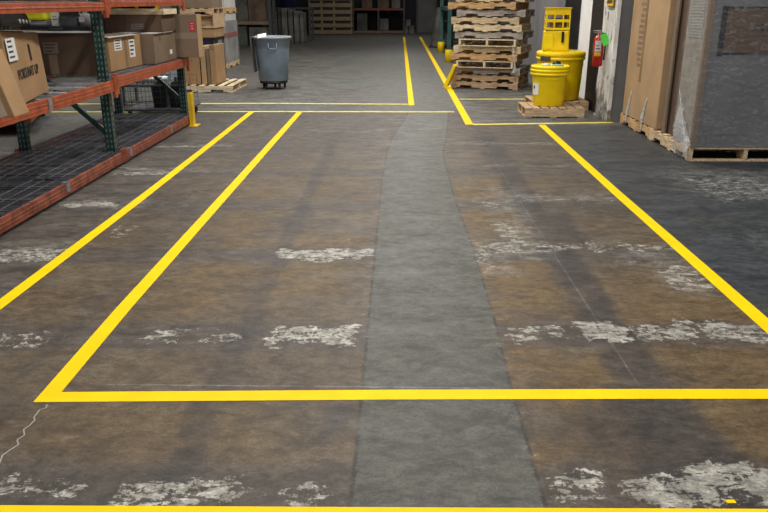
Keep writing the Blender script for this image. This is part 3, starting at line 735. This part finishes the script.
# pallet at left with cartons
make_pallet('low wooden pallet beyond the rack end carrying upright cartons', (-3.40, 13.58), 0, R(0), W_[3], L=1.08, W=1.25, h=.12)
for i, (x, w, d, h, mm, lab) in enumerate(((-3.60, .30, .50, .46, CARD, 'tan upright carton on the left pallet, half behind the rack post'), (-3.385, .085, .55, .64, CARD_L, 'thin pale carton standing between two others on the left pallet'),
        (-3.30, .055, .62, .60, CARD_G, 'thin grey-brown carton standing on the left pallet'), (-3.215, .10, .70, .66, CARD, 'tan slim carton standing nearest the empty end of the left pallet'))):
    carton(lab, (x, 13.35+d/2-.2), (w, d, h), 0, mm, .1215, strip=i in (0, 3), group='upright cartons on the left pallet')
# stack 1
t = thing('equipment_cart', 'black and orange equipment cart under the stacked boxes at left', 'cart', (-4.3, 15.9, 0))
part(t, 'shelf', BLACK, -.58, .58, -.45, .45, .05, .12, bevel=.005); part(t, 'shelf', BLACK, -.58, .58, -.45, .45, .74, .80, bevel=.005)
for sx in (-.56, .56):
    for sy in (-.43, .43):
        bm = nb(); box(bm, sx-.02, sx+.02, sy-.02, sy+.02, .0, .80); obj('leg', bm, DGREY, t)
bm = nb(); box(bm, .15, .50, -.40, .1, .12, .60); obj('drawer_box', bm, ORANGE_D, t, bevel=.01); part(t, 'tool_tray', BLACK, -.1, .57, -.47, -.1, .68, .74); part(t, 'blue_light', NAVY, .3, .5, -.485, -.47, .69, .73)
carton('brown cardboard box on the black equipment cart, beyond the rack', (-4.3, 15.95), (1.15, .85, .18), 0, CARD, .802)
t = thing('wooden_crate', 'open-fronted wooden crate above the flat brown box, beyond the rack', 'crate', (-4.3, 15.95, .985))
bm = nb(); box(bm, -.6, .6, -.45, .45, 0, .03); box(bm, -.6, .6, -.45, .45, .225, .255); box(bm, .57, .6, -.45, .45, .03, .225); box(bm, -.6, -.57, -.45, .45, .03, .225); box(bm, -.57, .57, -.3, -.28, .03, .225); obj('crate_body', bm, W_[0], t, bevel=.003)
make_pallet('wooden pallet on top of the open wooden crate beyond the rack', (-4.3, 15.95), 1.242, 0, W_[0], L=1.2, W=.95)
carton('large grey-brown cardboard box topmost on the stack beyond the rack', (-4.3, 15.95), (1.15, .9, .55), 0, CARD_G, 1.37)
# stack 2
for i, y in enumerate((17.15, 18.45)):
    make_pallet('wooden floor pallet under the %s wrapped load' % ('nearer' if i == 0 else 'farther'), (-4.50, y), 0, PI/2, W_[1], group='pallets under the wrapped loads')
    t = thing('wrapped_load', ('nearer' if i == 0 else 'farther')+' grey wrapped load with an orange strap, behind the trash can', 'load', (-4.50, y, .127), 0, 'wrapped loads with orange strap')
    part(t, 'load_body', mat('grey wrapped goods '+str(i), (.27, .265, .25), .5, .25, 2.2), -.50, .50, -.63, .63, 0, .93, bevel=.01)
    part(t, 'strap', ORANGE_D, .502, .512, -.63, .63, .58, .67, label='orange strap'); part(t, 'stretch_film', FILM, -.52, .52, -.64, .64, .0, .935)
    carton('white cardboard carton lying on the %s wrapped load' % ('nearer' if i == 0 else 'farther'), (-4.50, y), (.98, 1.22, .155), 0, CARD_W, 1.064, group='white cartons on the wrapped loads')
    make_pallet('upper wooden pallet over the %s wrapped load' % ('nearer' if i == 0 else 'farther'), (-4.50, y), 1.222, PI/2, W_[4], group='upper pallets')
    carton('topmost white carton over the %s wrapped load' % ('nearer' if i == 0 else 'farther'), (-4.50, y), (.98, 1.22, .4), 0, CARD_W, 1.349, group='topmost white cartons')

# ------------------------------------------------------------------ trash can
t = thing('trash_can', 'round grey-blue wheeled trash can standing in the aisle at left', 'trash can', (-2.26, 13.68, 0)); t.scale = (1, 1, 1.10)
bm = nb(); lathe(bm, [(.25, .13), (.262, .14), (.298, .62), (.30, .655), (.305, .66), (.305, .70), (.318, .705), (.318, .775), (.335, .78), (.338, .815), (.31, .82), (.30, .80), (.285, .62), (.235, .16)], 48, cap=False)
lathe(bm, [(.235, .16), (.001, .16)], 48, cap=False); lathe(bm, [(.001, .13), (.235, .13)], 48, cap=False)
obj('can_body', bm, BINB, t)
bm = nb(); lathe(bm, [(.325, .79), (.348, .795), (.348, .822), (.325, .826), (.31, .815)], 48, cap=False); obj('rim', bm, MGREY, t)
for a in (-80, 100):
    ar = R(a); e = Vector((math.cos(ar), math.sin(ar), 0)); s = Vector((-e.y, e.x, 0))
    bm = nb(); p = [e*.30+s*-.07+Vector((0,0,.74)), e*.345+s*-.07+Vector((0,0,.68)), e*.35+s*-.06+Vector((0,0,.64)), e*.35+s*.06+Vector((0,0,.64)), e*.345+s*.07+Vector((0,0,.68)), e*.30+s*.07+Vector((0,0,.74))]
    tube(bm, p, .014, 8); obj('handle', bm, BINB, t)
bm = nb(); lathe(bm, [(.20, .085), (.25, .09), (.25, .125), (.22, .13)], 32); obj('dolly', bm, BLACK, t)
for k in range(5):
    a = 2*PI*k/5-.9; cx, cy = .2*math.cos(a), .2*math.sin(a)
    bm = nb(); tube(bm, [(cx-.014, cy, .036), (cx+.014, cy, .036)], .036, 14); box(bm, cx-.02, cx+.02, cy-.012, cy+.012, .04, .09); obj('caster', bm, RUBBER, t)
t = thing('leaning_board', 'brown board hooked on the left side of the trash can', 'board', (-2.60, 13.52, 0), 0); t.scale = (1, 1, 1.09)
bm = nb(); bar(bm, (.05, 0, .28), (0, 0, .82), .22, .02, up=(1, 0, 0)); obj('board_panel', bm, mat('dark brown board', (.075, .06, .055), .6, .15, 5), t, bevel=.004)
bm = nb(); bar(bm, (0, 0, .80), (.06, 0, .84), .05, .008); obj('hook', bm, DGREY, t)
bm = nb(); bar(bm, (-2.46, 13.39, .915), (-2.31, 13.40, .945), .10, .002, up=(0, -.6, .8)); tag(obj('paper_sheet', bm, WHITE), 'crumpled white paper sheet on the rim of the trash can', 'paper')

# ------------------------------------------------------------------ far background left
frk = thing('storage_rack', 'dark far storage rack with wooden shelf left behind the trash can', 'rack', (-5.6, 27.5, 0))
for sx in (-1.3, 1.1):
    for sy in (-.45, .45):
        bm = nb(); box(bm, sx-.05, sx+.05, sy-.05, sy+.05, 0, 3.0); obj('upright_post', bm, DGREY, frk)
for z in (.72, 1.9):
    for sy in (-.45, .45):
        bm = nb(); box(bm, -1.3, 1.1, sy-.03, sy+.03, z, z+.12); obj('beam', bm, W_[5], frk)
    bm = nb(); box(bm, -1.3, 1.1, -.42, .42, z+.10, z+.12); obj('shelf_panel', bm, W_[5], frk)
dkc = [mat('dim goods '+str(i), c, .7, .35, 2.5) for i, c in enumerate([(.11,.105,.09),(.13,.085,.055),(.13,.125,.11),(.075,.085,.065),(.15,.145,.13)])]
for i, (x, z, w, h, mi, lab) in enumerate(((-6.50,.0,.7,.68,1,'brown covered goods on the floor under the far left rack'),(-5.70,0,.7,.66,3,'dark green covered goods on the floor under the far left rack'),(-4.92,0,.7,.62,2,'pale grey covered goods at the right end under the far left rack'),
        (-6.40,.845,.6,.8,3,'dark covered goods at the left end of the far left rack shelf'),(-5.65,.845,.75,.7,0,'grey crate in the middle of the far left rack shelf'),(-4.95,.845,.6,.85,1,'brown crate at the right end of the far left rack shelf'))):
    carton(lab, (x, 27.5), (w, .8, h), 0, dkc[mi], z+.002, name='storage_crate', strip=False)
x = -5.0
for i in range(7):
    w = [.22, .26, .13, .2, .16, .22, .12][i]; h = [1.2, 1.16, 1.22, 1.25, 1.22, 1.15, 1.1][i]; mi = [2, 0, 3, 2, 0, 4, 2][i]
    lab = ['pale grey upright panel beside the far left rack', 'wide grey upright panel behind the trash can', 'narrow dark upright panel in the far row', 'grey upright panel in the middle of the far row', 'dim grey upright panel right of middle in the far row', 'palest upright panel near the right end of the far row', 'narrow panel at the right end beside the slatted crate'][i]
    t = thing('upright_panel', lab, 'panel', (x+w/2, 28.9+.1*(i % 3), 0), 0, 'upright panels standing in the far row')
    part(t, 'panel_body', dkc[mi], -w/2, w/2, -.5, .5, .06, h, bevel=.015); part(t, 'foot', DGREY, -w/2, w/2, -.5, .5, 0, .06)
    x += w+.03
bm = nb(); lathe(bm, [(.28, 0), (.30, .02), (.30, .3), (.31, .31), (.30, .33), (.30, .6), (.31, .62), (.30, .85), (.28, .87)], 28)
t = thing('shelf_table', 'dark table behind the far row of upright panels', 'table', (-4.3, 30.6, 0))
part(t, 'tabletop', DGREY, -.9, .9, -.5, .5, 1.20, 1.26)
for sx in (-.85, .85):
    for sy in (-.45, .45): part(t, 'leg', DGREY, sx-.03, sx+.03, sy-.03, sy+.03, 0, 1.20)
tag(obj('steel_drum', bm, NAVY, loc=(-4.35, 30.6, 1.262)), 'dark navy drum on the far table above the upright panels', 'drum')
# slatted crate
t = thing('slatted_crate', 'big slatted wooden crate standing against the far wall at left', 'crate', (-3.2, 36.9, 0))
cw = mat_wood('dim crate wood', (.34, .26, .16))
bm = nb()
for k in range(6): box(bm, -1.02, 1.02, -.5, -.47, .03+k*.30, .20+k*.30)
obj('front_slats', bm, cw, t)
for sx in (-1.0, -.42, .16, .98):
    part(t, 'stile', cw, sx-.05, sx+.05, -.47, -.40, 0, 1.8)
part(t, 'crate_core', BLACK, -.98, .98, -.36, .5, .05, 1.75); part(t, 'side_panel', cw, 1.0, 1.03, -.47, .5, 0, 1.8); part(t, 'side_panel', cw, -1.03, -1.0, -.47, .5, 0, 1.8)
# far rack in the middle
t = thing('pallet_rack', 'dark far pallet rack with an orange beam against the far wall', 'pallet rack', (-1.0, 38.3, 0))
for sx in (-1.35, .0, 1.25):
    for sy in (-.45, .45): part(t, 'upright_post', DGREY, sx-.04, sx+.04, sy-.04, sy+.04, 0, 3)
for sy in (-.47, .47): part(t, 'beam', mat('dull red beam'+str(sy), (.22, .06, .035), .6, .1, 4), -1.3, 1.2, sy-.03, sy+.03, 1.07, 1.17)
part(t, 'shelf_panel', DGREY, -1.3, 1.2, -.44, .44, 1.15, 1.17); part(t, 'bottom_rail', W_[5], -1.3, 1.2, -.5, -.44, .02, .12)
for lab, x, z, w, h, mi in (('dark tall box at the left on the floor of the far rack', -1.8, 0, .5, .95, 3), ('pale striped carton on the floor in the middle of the far rack', -.72, .13, .42, .55, 4), ('dim brown carton on the left part of the far rack shelf', -1.55, 1.172, .5, .5, 1),
        ('dim brown carton in the middle of the far rack shelf', -.75, 1.172, .5, .45, 1), ('pale carton at the right end of the far rack shelf', -.15, 1.172, .4, .4, 4)):
    carton(lab, (x, 38.3), (w, .6, h), 0, dkc[mi], z+.002, strip=False)
for lab, x, z, w, h in (('white box at left bottom of the three beside the far door', .32, 0, .24, .36), ('white box at right bottom of the three beside the far door', .62, 0, .26, .36), ('white box on top of two others beside the far door', .46, .362, .22, .28)):
    carton(lab, (x, 38.2), (w, .3, h), 0, dkc[4], z, strip=False, group='three white boxes by the far door')
bm = nb(); box(bm, .95, 1.83, 39.14, 39.2, 0, 2.4); struct('door_2', bm, mat('grey far door paint', (.15, .15, .14), .6, .1, 2))
bm = nb(); box(bm, .86, .95, 39.12, 39.2, 0, 2.5); box(bm, 1.83, 1.92, 39.12, 39.2, 0, 2.5); box(bm, .86, 1.92, 39.12, 39.2, 2.4, 2.5); struct('trim_3', bm, DGREY)
bm = nb(); box(bm, -14, .86, 39.1, 39.2, 0, .12); struct('baseboard_far', bm, mat('wood kick board', (.10, .075, .04), .8, .2, 2))
# pulled-back strip curtain beside green rack
t = thing('wrapped_bundle', 'dim grey tarpaulin bundle beside the far end of the green rack', 'bundle', (1.35, 26.3, 0))
bm = nb(); lathe(bm, [(.30, 0), (.28, .1), (.2, .5), (.14, .9), (.08, 1.25), (.02, 1.3)], 14)
for v_ in bm.verts: v_.co.x *= 1+.3*math.sin(v_.co.y*30)
obj('bundle_body', bm, dkc[0], t)
# ------------------------------------------------------------------ green rack on the right
t = thing('pallet_rack', 'teal green rack with yellow post guards behind the pallet stack', 'pallet rack', (1.85, 21.8, 0))
gx0, gx1, gy0, gy1 = -.55, .65, -1.9, 2.0
for sy in (gy0, gy1):
    for sx in (gx0, gx1): part(t, 'upright_post', TEAL, sx-.05, sx+.05, sy-.05, sy+.05, 0, 3)
    for z in (.25, .9, 1.9): part(t, 'cross_brace', TEAL, gx0, gx1, sy-.02, sy+.02, z, z+.05)
    bm = nb(); bar(bm, (gx0, sy, .3), (gx1, sy, .9), .03, .04); obj('cross_brace', bm, TEAL, t)
for sx in (gx0, gx1):
    for z in (1.25, 2.2): part(t, 'beam', TEAL, sx-.03, sx+.03, gy0, gy1, z, z+.1)
part(t, 'shelf_panel', W_[5], gx0, gx1, gy0, gy1, 1.33, 1.35)
for i, (y, lab) in enumerate(((19.78, 'yellow guard cylinder at the nearer post of the green rack'), (23.66, 'yellow guard cylinder at the farther post of the green rack'))):
    bm = nb(); lathe(bm, [(.10, 0), (.10, .30), (.09, .31)], 20); obj('post_guard', bm, YPL2, t, loc=(-.55, y-21.8, 0), label='yellow post guard')
carton('orange-tan box on the green rack shelf at the pallet stack edge', (1.75, 20.6), (.5, .6, .35), 0, CARD_L, 1.352)
carton('grey covered box on the green rack shelf, farther end', (1.75, 22.6), (.6, .9, .3), 0, dkc[4], 1.352)
t = thing('hand_truck', 'dark hand truck with black hose hanging in the green rack', 'hand truck', (1.62, 20.6, 0))
for sx in (-.18, .18):
    bm = nb(); tube(bm, [(sx, .0, .1), (sx, .1, 1.1)], .02, 8); obj('frame_rail', bm, BLACK, t)
    bm = nb(); tube(bm, [(sx*1.3-.03, -.02, .12), (sx*1.3+.03, -.02, .12)], .12, 18); obj('wheel', bm, RUBBER, t)
bm = nb(); box(bm, -.2, .2, -.2, .02, .0, .02); box(bm, -.18, .18, .02, .04, .5, .55); box(bm, -.18, .18, .08, .10, 1.0, 1.05); obj('toe_plate', bm, BLACK, t)
bm = nb(); tube(bm, [(-.02+.24*math.cos(a*PI/12), -.06, .62+.36*math.sin(a*PI/12)) for a in range(24)], .035, 8, closed=True)
tag(obj('hose_coil', bm, RUBBER, loc=(1.62, 20.5, .0)), 'black hose coil hanging on the hand truck by the green rack', 'hose')

# ------------------------------------------------------------------ drum group
make_pallet('small worn wooden pallet under the yellow pail in front of the drum', (2.12, 10.48), 0, 0, W_[1], L=.80, W=.66, h=.13, notch=False, m2=W_[0])
make_pallet('wooden pallet under the big yellow drum, behind the small one', (2.34, 11.20), 0, 0, W_[0], L=.80, W=.72, h=.13, notch=False)
t = thing('yellow_pail', 'big yellow lidded pail on the small pallet beside the pillar', 'pail', (2.085, 10.50, .131))
bm = nb(); lathe(bm, [(.20, 0), (.208, .012), (.235, .40), (.238, .41)], 48); obj('pail_body', bm, YPL, t)
bm = nb(); lathe(bm, [(.238, .405), (.262, .41), (.264, .44), (.252, .445), (.252, .452), (.266, .457), (.266, .485), (.254, .49), (.254, .497), (.264, .502), (.262, .53), (.245, .54), (.235, .535), (.23, .525), (.001, .525)], 48, cap=False); obj('pail_lid', bm, YPL, t)
bm = nb(); lathe(bm, [(.05, 0), (.055, .004), (.05, .05), (.03, .055)], 20)
for v_ in bm.verts: v_.co = Vector((v_.co.x*1.6, v_.co.z*.5-.238, v_.co.y*.3+.37))
obj('hand_grip', bm, YPL, t)
bm = nb()
for k in range(8):
    a0_, a1_ = R(190+k*4), R(194+k*4); rr = .2285
    q = [(rr*math.cos(a), rr*math.sin(a), z) for a, z in ((a0_, .15), (a1_, .15), (a1_, .33), (a0_, .33))]
    bm.faces.new([bm.verts.new(p) for p in q])
obj('pail_label', bm, WHITE, t)
part(t, 'label_mark', NAVY, -.222, -.21, -.095, -.06, .235, .27)
# gloves on the lid
def blob(name, label, c, pts, r, m):
    bm = nb()
    for p in pts: tube(bm, [Vector(q) for q in p], r, 8)
    return tag(obj(name, bm, m, loc=c), label, 'glove')
blob('work_glove', 'white and black work glove lying on the pail lid', (2.02, 10.42, .664), [[(-.06, 0, .012), (0, 0, .02), (.05, .01, .012)], [(-.05, .03, .012), (0, .03, .022), (.05, .04, .01)], [(-.04, -.03, .012), (.02, -.03, .016)]], .014, WHITE)
blob('rubber_glove', 'pale blue rubber glove on the right of the pail lid', (2.17, 10.40, .664), [[(-.09, -.02, .012), (0, -.03, .016), (.07, -.02, .01)], [(-.08, .0, .012), (.06, .01, .01)], [(0, .02, .012), (.06, .04, .01)]], .012, BLUEP)
bm = nb(); lathe(bm, [(.055, 0), (.06, .01), (.05, .045), (.02, .06)], 20); tag(obj('dust_mask', bm, BLACK, loc=(2.18, 10.55, .664)), 'black domed mask beside the pale blue glove on the pail lid', 'mask')
# big drum
t = thing('yellow_drum', 'large yellow overpack drum on a pallet beside the black door frame', 'drum', (2.36, 11.18, .131))
bm = nb(); lathe(bm, [(.27, 0), (.30, .015), (.315, .30), (.33, .56), (.335, .57)], 48); obj('drum_body', bm, YPL2, t)
bm = nb(); lathe(bm, [(.335, .565), (.35, .57), (.352, .60), (.342, .605), (.342, .615), (.352, .62), (.35, .665), (.335, .68), (.30, .69), (.001, .69)], 48, cap=False); obj('drum_lid', bm, YPL2, t)
bm = nb()
for k in range(6):
    a0_, a1_ = R(205+k*5), R(210+k*5); rr = .338
    bm.faces.new([bm.verts.new((rr*math.cos(a)*1.0, rr*math.sin(a), z)) for a, z in ((a0_, .555), (a1_, .555), (a1_, .62), (a0_, .62))])
for v_ in bm.verts: v_.co.x *= 1.05; v_.co.y *= 1.05
obj('drum_label', bm, DGREY, t)
t = thing('yellow_case', 'yellow plastic case with a black latch on top of the big drum', 'case', (2.255, 11.12, .823), R(-8))
bm = nb(); hexa(bm, [(-.185,-.14,0),(.185,-.14,0),(-.185,.14,0),(.185,.14,0),(-.175,-.13,.28),(.18,-.13,.28),(-.175,.13,.28),(.18,.13,.28)]); obj('case_body', bm, YPL2, t, bevel=.02)
part(t, 'latch', BLACK, .07, .105, -.155, -.138, .12, .27, bevel=.004); part(t, 'raised_panel', YPL, -.16, -.04, -.146, -.138, .03, .23, bevel=.004)
t = thing('yellow_basket', 'yellow slotted basket topmost on the big yellow drum', 'basket', (2.26, 11.12, 1.105), R(-6))
bm = nb(); w2 = .17; d2 = .13
for z0, z1 in ((0, .035), (.11, .15), (.21, .30)):
    box(bm, -w2, w2, -d2, -d2+.012, z0, z1); box(bm, -w2, w2, d2-.012, d2, z0, z1); box(bm, -w2, -w2+.012, -d2, d2, z0, z1); box(bm, w2-.012, w2, -d2, d2, z0, z1)
for sx in (-w2, -.06, .06, w2-.02):
    box(bm, sx, sx+.02, -d2-.002, -d2+.014, 0, .30); box(bm, sx, sx+.02, d2-.014, d2, 0, .30)
box(bm, -w2, w2, -d2, d2, 0, .015)
obj('basket_body', bm, YPL2, t, bevel=.003)
part(t, 'basket_rim', YEL, -w2-.01, w2+.01, -d2-.01, d2+.01, .295, .31)
t = tag(part(None, 'brown_pouch', mat('tan brown pouch', (.2,.13,.06), .7, .2, 9), 2.16, 2.36, 11.06, 11.18, 1.122, 1.27, bevel=.02), 'tan brown pouch inside the yellow slotted basket', 'pouch')

# ------------------------------------------------------------------ extinguisher, sign
t = thing('fire_extinguisher', 'red fire extinguisher with a bright green tag on the white pillar', 'fire extinguisher', (2.635, 10.18, .68), ry=R(0))
bm = nb(); lathe(bm, [(.055, 0), (.066, .012), (.068, .33), (.06, .365), (.035, .39), (.022, .395), (.022, .41)], 32); obj('cylinder', bm, EXTR, t)
bm = nb(); box(bm, -.02, .02, -.018, .018, .41, .445); box(bm, -.085, .03, -.01, .01, .445, .458); box(bm, -.075, .02, -.01, .01, .425, .433); obj('valve_handle', bm, STEEL, t, bevel=.003)
bm = nb(); tube(bm, [(.02, 0, .42), (.06, -.01, .42), (.082, -.015, .36), (.08, -.015, .15), (.078, -.015, .08)], .011, 8); obj('hose', bm, RUBBER, t)
bm = nb(); tube(bm, [(-.03+.018*math.cos(k*PI/6), -.03, .435+.018*math.sin(k*PI/6)) for k in range(12)], .004, 6, closed=True); obj('pull_pin', bm, STEEL, t)
bm = nb(); seg = 10
def wrap(bm, r, a0, a1, z0, z1, mi=0):
    for k in range(10):
        aa, ab = R(a0+(a1-a0)*k/10), R(a0+(a1-a0)*(k+1)/10)
        f = bm.faces.new([bm.verts.new((r*math.cos(a), r*math.sin(a), z)) for a, z in ((aa, z0), (ab, z0), (ab, z1), (aa, z1))]); f.material_index = mi
wrap(bm, .0695, 215, 285, .19, .33, 0); wrap(bm, .0698, 215, 285, .135, .18, 1); wrap(bm, .0702, 225, 275, .145, .152, 2); wrap(bm, .0702, 225, 275, .22, .235, 2); wrap(bm, .0702, 225, 262, .26, .27, 2)
obj('extinguisher_label', bm, [mat('grey white label', (.5,.5,.5), .5, .1, 9), YEL, INK], t, label='white and yellow instruction label')
bm = nb(); box(bm, -.045, .045, -.002, .002, -.075, .075); o = obj('inspection_tag', bm, GTAG, t, loc=(.055, -.075, .345), rot=(0, R(-24), R(-12)), label='bright green inspection tag')
bm = nb(); box(bm, .05, .085, -.03, .03, .33, .35); obj('wall_bracket', bm, DGREY, t)
t = thing('warning_sign', 'yellow warning sign with black lettering high on the white pillar', 'sign', (2.716, 10.12, 1.44))
part(t, 'sign_panel', YEL, -.003, .0, -.16, .16, 0, .30)
bm = nb()
for k, yy in enumerate((-.11, -.07, -.03, .0, .035, .075, .11)):
    box(bm, -.0045, -.003, yy-.014, yy+.014, .03, .07+(.02 if k % 2 else 0))
box(bm, -.0045, -.003, -.15, .15, .2, .285)
obj('sign_print', bm, INK, t)
bm = nb(); bar(bm, (2.716, 10.16, 1.37), (2.716, 10.15, 1.27), .008, .006); tag(obj('wall_bolt', bm, INK), 'dark bolt stub below the yellow warning sign', 'bolt')

# ------------------------------------------------------------------ right wrapped freight
make_pallet('wooden pallet under the tall cardboard carton by the pillar', (3.41, 9.12), 0, PI/2, W_[4], L=1.22, W=1.06, h=.135)
make_pallet('wooden pallet under the film-wrapped freight at the right edge', (3.425, 7.895), 0, PI/2, W_[1], L=1.22, W=1.11, h=.135)
t = thing('tall_carton', 'tall tan cardboard carton on a pallet between pillar and wrapped freight', 'box', (3.40, 9.03, .137))
part(t, 'carton_body', CARD_L, -.52, .52, -.67, .63, 0, 2.1, bevel=.008)
bm = nb()
for k in range(14):
    z = .62+k*.063; box(bm, -.522, -.5205, .10, .10+random.uniform(.12, .2), z, z+.035)
obj('printed_text', bm, FADED, t, label='faded vertical print')
bm = nb(); box(bm, -.5225, -.5212, .03, .10, .45, 1.7); obj('packing_tape', bm, TAPEB, t)
bm = nb()
for k in range(6):
    z = .0+k*.03; bar(bm, (-.53, -.2+.01*k, z-.1), (-.525, -.23-.012*k, z+.15), .02+.01*(k % 3), .003, up=(1, 0, 0))
obj('stretch_film', bm, FILM2, t); bm = nb()
for k in range(5):
    bar(bm, (-.53, .42+.01*k, -.1+.03*k), (-.525, .36-.012*k, .12+.05*k), .02+.01*(k % 3), .003, up=(1, 0, 0))
obj('stretch_film', bm, FILM2, t)
t = thing('edge_carton', 'narrow carton coloured dark for the shaded gap between tall carton and wrapped freight', 'box', (3.40, 8.03, .137))
part(t, 'carton_body', CARD_D, -.46, .55, -.20, .20, .0, 2.1, bevel=.006); part(t, 'corner_protector', CARD_G, -.50, -.48, .10, .20, 0, 2.1)  # body recessed and coloured dark for the shade in the gap
t = thing('wrapped_freight', 'tall slate grey freight wrapped in clear film at the right edge', 'freight', (3.43, 7.52, .137))
xL = -.54
part(t, 'load_body', SLATE, xL, .54, -.235, .27, 0, 2.1, bevel=.004)
part(t, 'side_panel', GRILLE, xL-.012, xL-.0005, -.20, .27, 0, 2.1, label='silvery side panel')
bm = nb()
for k in range(12):
    yy = -.13+k*.030; box(bm, xL-.0155, xL-.012, yy, yy+.011, 1.03, 2.05)
z = 1.03
while z < 2.05: box(bm, xL-.0165, xL-.0125, -.14, .225, z, z+.008); z += .028
obj('grille', bm, mat('pale grille bars', (.36, .35, .33), .5, .1, 9), t, label='pale grid of bars')
bm = nb(); box(bm, xL-.016, xL-.010, -.245, -.195, 0, 2.1); box(bm, xL-.016, xL+.035, -.247, -.240, 0, 2.1); obj('corner_protector', bm, CARD_G, t, bevel=.002, label='brown cardboard corner strip')
bm = nb(); px0, px1, pz0, pz1 = -.405, .36, .885, 1.315
box(bm, px0, px1, -.2405, -.236, pz0, pz1, 1); box(bm, px0+.022, px1-.02, -.243, -.2400, pz0+.018, pz1-.018, 0)
box(bm, px0-.025, px0+.022, -.246, -.238, pz0-.01, pz1+.005, 1)
obj('cardboard_panel', bm, [CARD_D, BLACK], t, label='dark brown cardboard panel with black border')
bm = nb()
for r_, (zz, n_) in enumerate(((1.14, 5), (1.095, 6), (1.05, 4))):
    for k in range(n_):
        x0 = -.12+k*.06+(.03 if r_ == 2 else 0); box(bm, x0, x0+.042, -.2438, -.2430, zz, zz+(.024 if r_ < 2 else .012))
obj('printed_text', bm, INK, t)
bm = nb()      # faint outline low on the face
box(bm, xL+.12, xL+.126, -.2375, -.236, .02, .13); box(bm, xL+.12, xL+.50, -.2375, -.236, .124, .13); obj('label_pouch', bm, DGREY, t)
bm = nb()
M_ = 14; K_ = 20
def filmwall(bm, f, nu, nv, amp):
    g = [[bm.verts.new(Vector(f(i/nu, j/nv))+Vector((random.uniform(-amp, amp), random.uniform(-amp, amp), 0))) for i in range(nu+1)] for j in range(nv+1)]
    for j in range(nv):
        for i in range(nu):
            q = bm.faces.new((g[j][i], g[j][i+1], g[j+1][i+1], g[j+1][i])); q.smooth = True
filmwall(bm, lambda u, v_: (xL-.030, .27-u*.515, .0+v_*2.1), 8, 30, .004)
obj('stretch_film', bm, FILM, t); bm = nb()
filmwall(bm, lambda u, v_: (xL-.028+u*1.10, -.258, .0+v_*2.1), 16, 30, .004)
obj('stretch_film', bm, FILM, t)
# crumpled film skirt at the corner
bm = nb()
filmwall(bm, lambda u, v_: (xL-.028-.035*math.sin(PI*(1-v_))-.01*math.sin(u*25), .14-.40*u-(.10*(1-v_))*(1-u)*0, -.12+v_*(.66*(1-u)**1.2*.6+.16)), 14, 12, .010)
obj('film_skirt', bm, FILM2, t)
bm = nb()
for k in range(9):
    y0 = .20-.03*k; bar(bm, (xL-.045, -.235, -.11+.012*k), (xL-.035, y0, .52-.045*k), .008, .005, up=(1, 0, 0))
obj('film_fold', bm, FILM2, t)

# ------------------------------------------------------------------ camera, from calibration: f=740 px, height 1.5 m
f = 740.; v0 = Vector((15, 255, f)).normalized(); U = Vector((0, f, -255)).normalized()
X = -v0.cross(U) if v0.cross(U).x < 0 else v0.cross(U)
# world axes written in camera coordinates (x right, y up, z forward)
rows = [X, v0, U]
right = Vector((rows[0].x, rows[1].x, rows[2].x)); up = Vector((rows[0].y, rows[1].y, rows[2].y)); fwd = Vector((rows[0].z, rows[1].z, rows[2].z))
cam = bpy.data.cameras.new('camera'); co_ = bpy.data.objects.new('camera', cam); C.objects.link(co_)
cam.sensor_width = 36; cam.lens = f*36/768; cam.clip_end = 200
co_.matrix_world = Matrix(((right.x, up.x, -fwd.x, 0), (right.y, up.y, -fwd.y, 0), (right.z, up.z, -fwd.z, 1.5), (0, 0, 0, 1)))
scn.camera = co_

# ------------------------------------------------------------------ lights
def area(x, y, z, sx, sy, p, col=(1, .97, .92), spread=180):
    l = bpy.data.lights.new('overhead_light', 'AREA'); l.shape = 'RECTANGLE'; l.size = sx; l.size_y = sy; l.energy = p; l.color = col; l.spread = R(spread)
    o = bpy.data.objects.new('overhead_light', l); C.objects.link(o); o.location = (x, y, z); return o
for y, p in ((-1.5, 330), (4.0, 400), (9.5, 400), (15, 420), (21, 380), (32.5, 200)):
    area(.3, y, 5.6, .5, 2.4, p)
for y, p in ((8, 200), (16, 160)): area(-7.5, y, 5.6, .5, 2.4, p)
for y, p in ((6, 190), (13, 260), (20, 120)): area(-2.6, y, 5.0, .5, 2.4, p)  # unseen left row, added to brighten the door and left-facing box sides
area(5.5, 3.5, 5.6, .5, 2.4, 120)
w = bpy.data.worlds.new('world'); scn.world = w; w.use_nodes = True
w.node_tree.nodes['Background'].inputs[0].default_value = (.8, .85, 1, 1); w.node_tree.nodes['Background'].inputs[1].default_value = .6
scn.view_settings.view_transform = 'Standard'; scn.view_settings.look = 'None'; scn.view_settings.gamma = 1; scn.view_settings.exposure = -.85
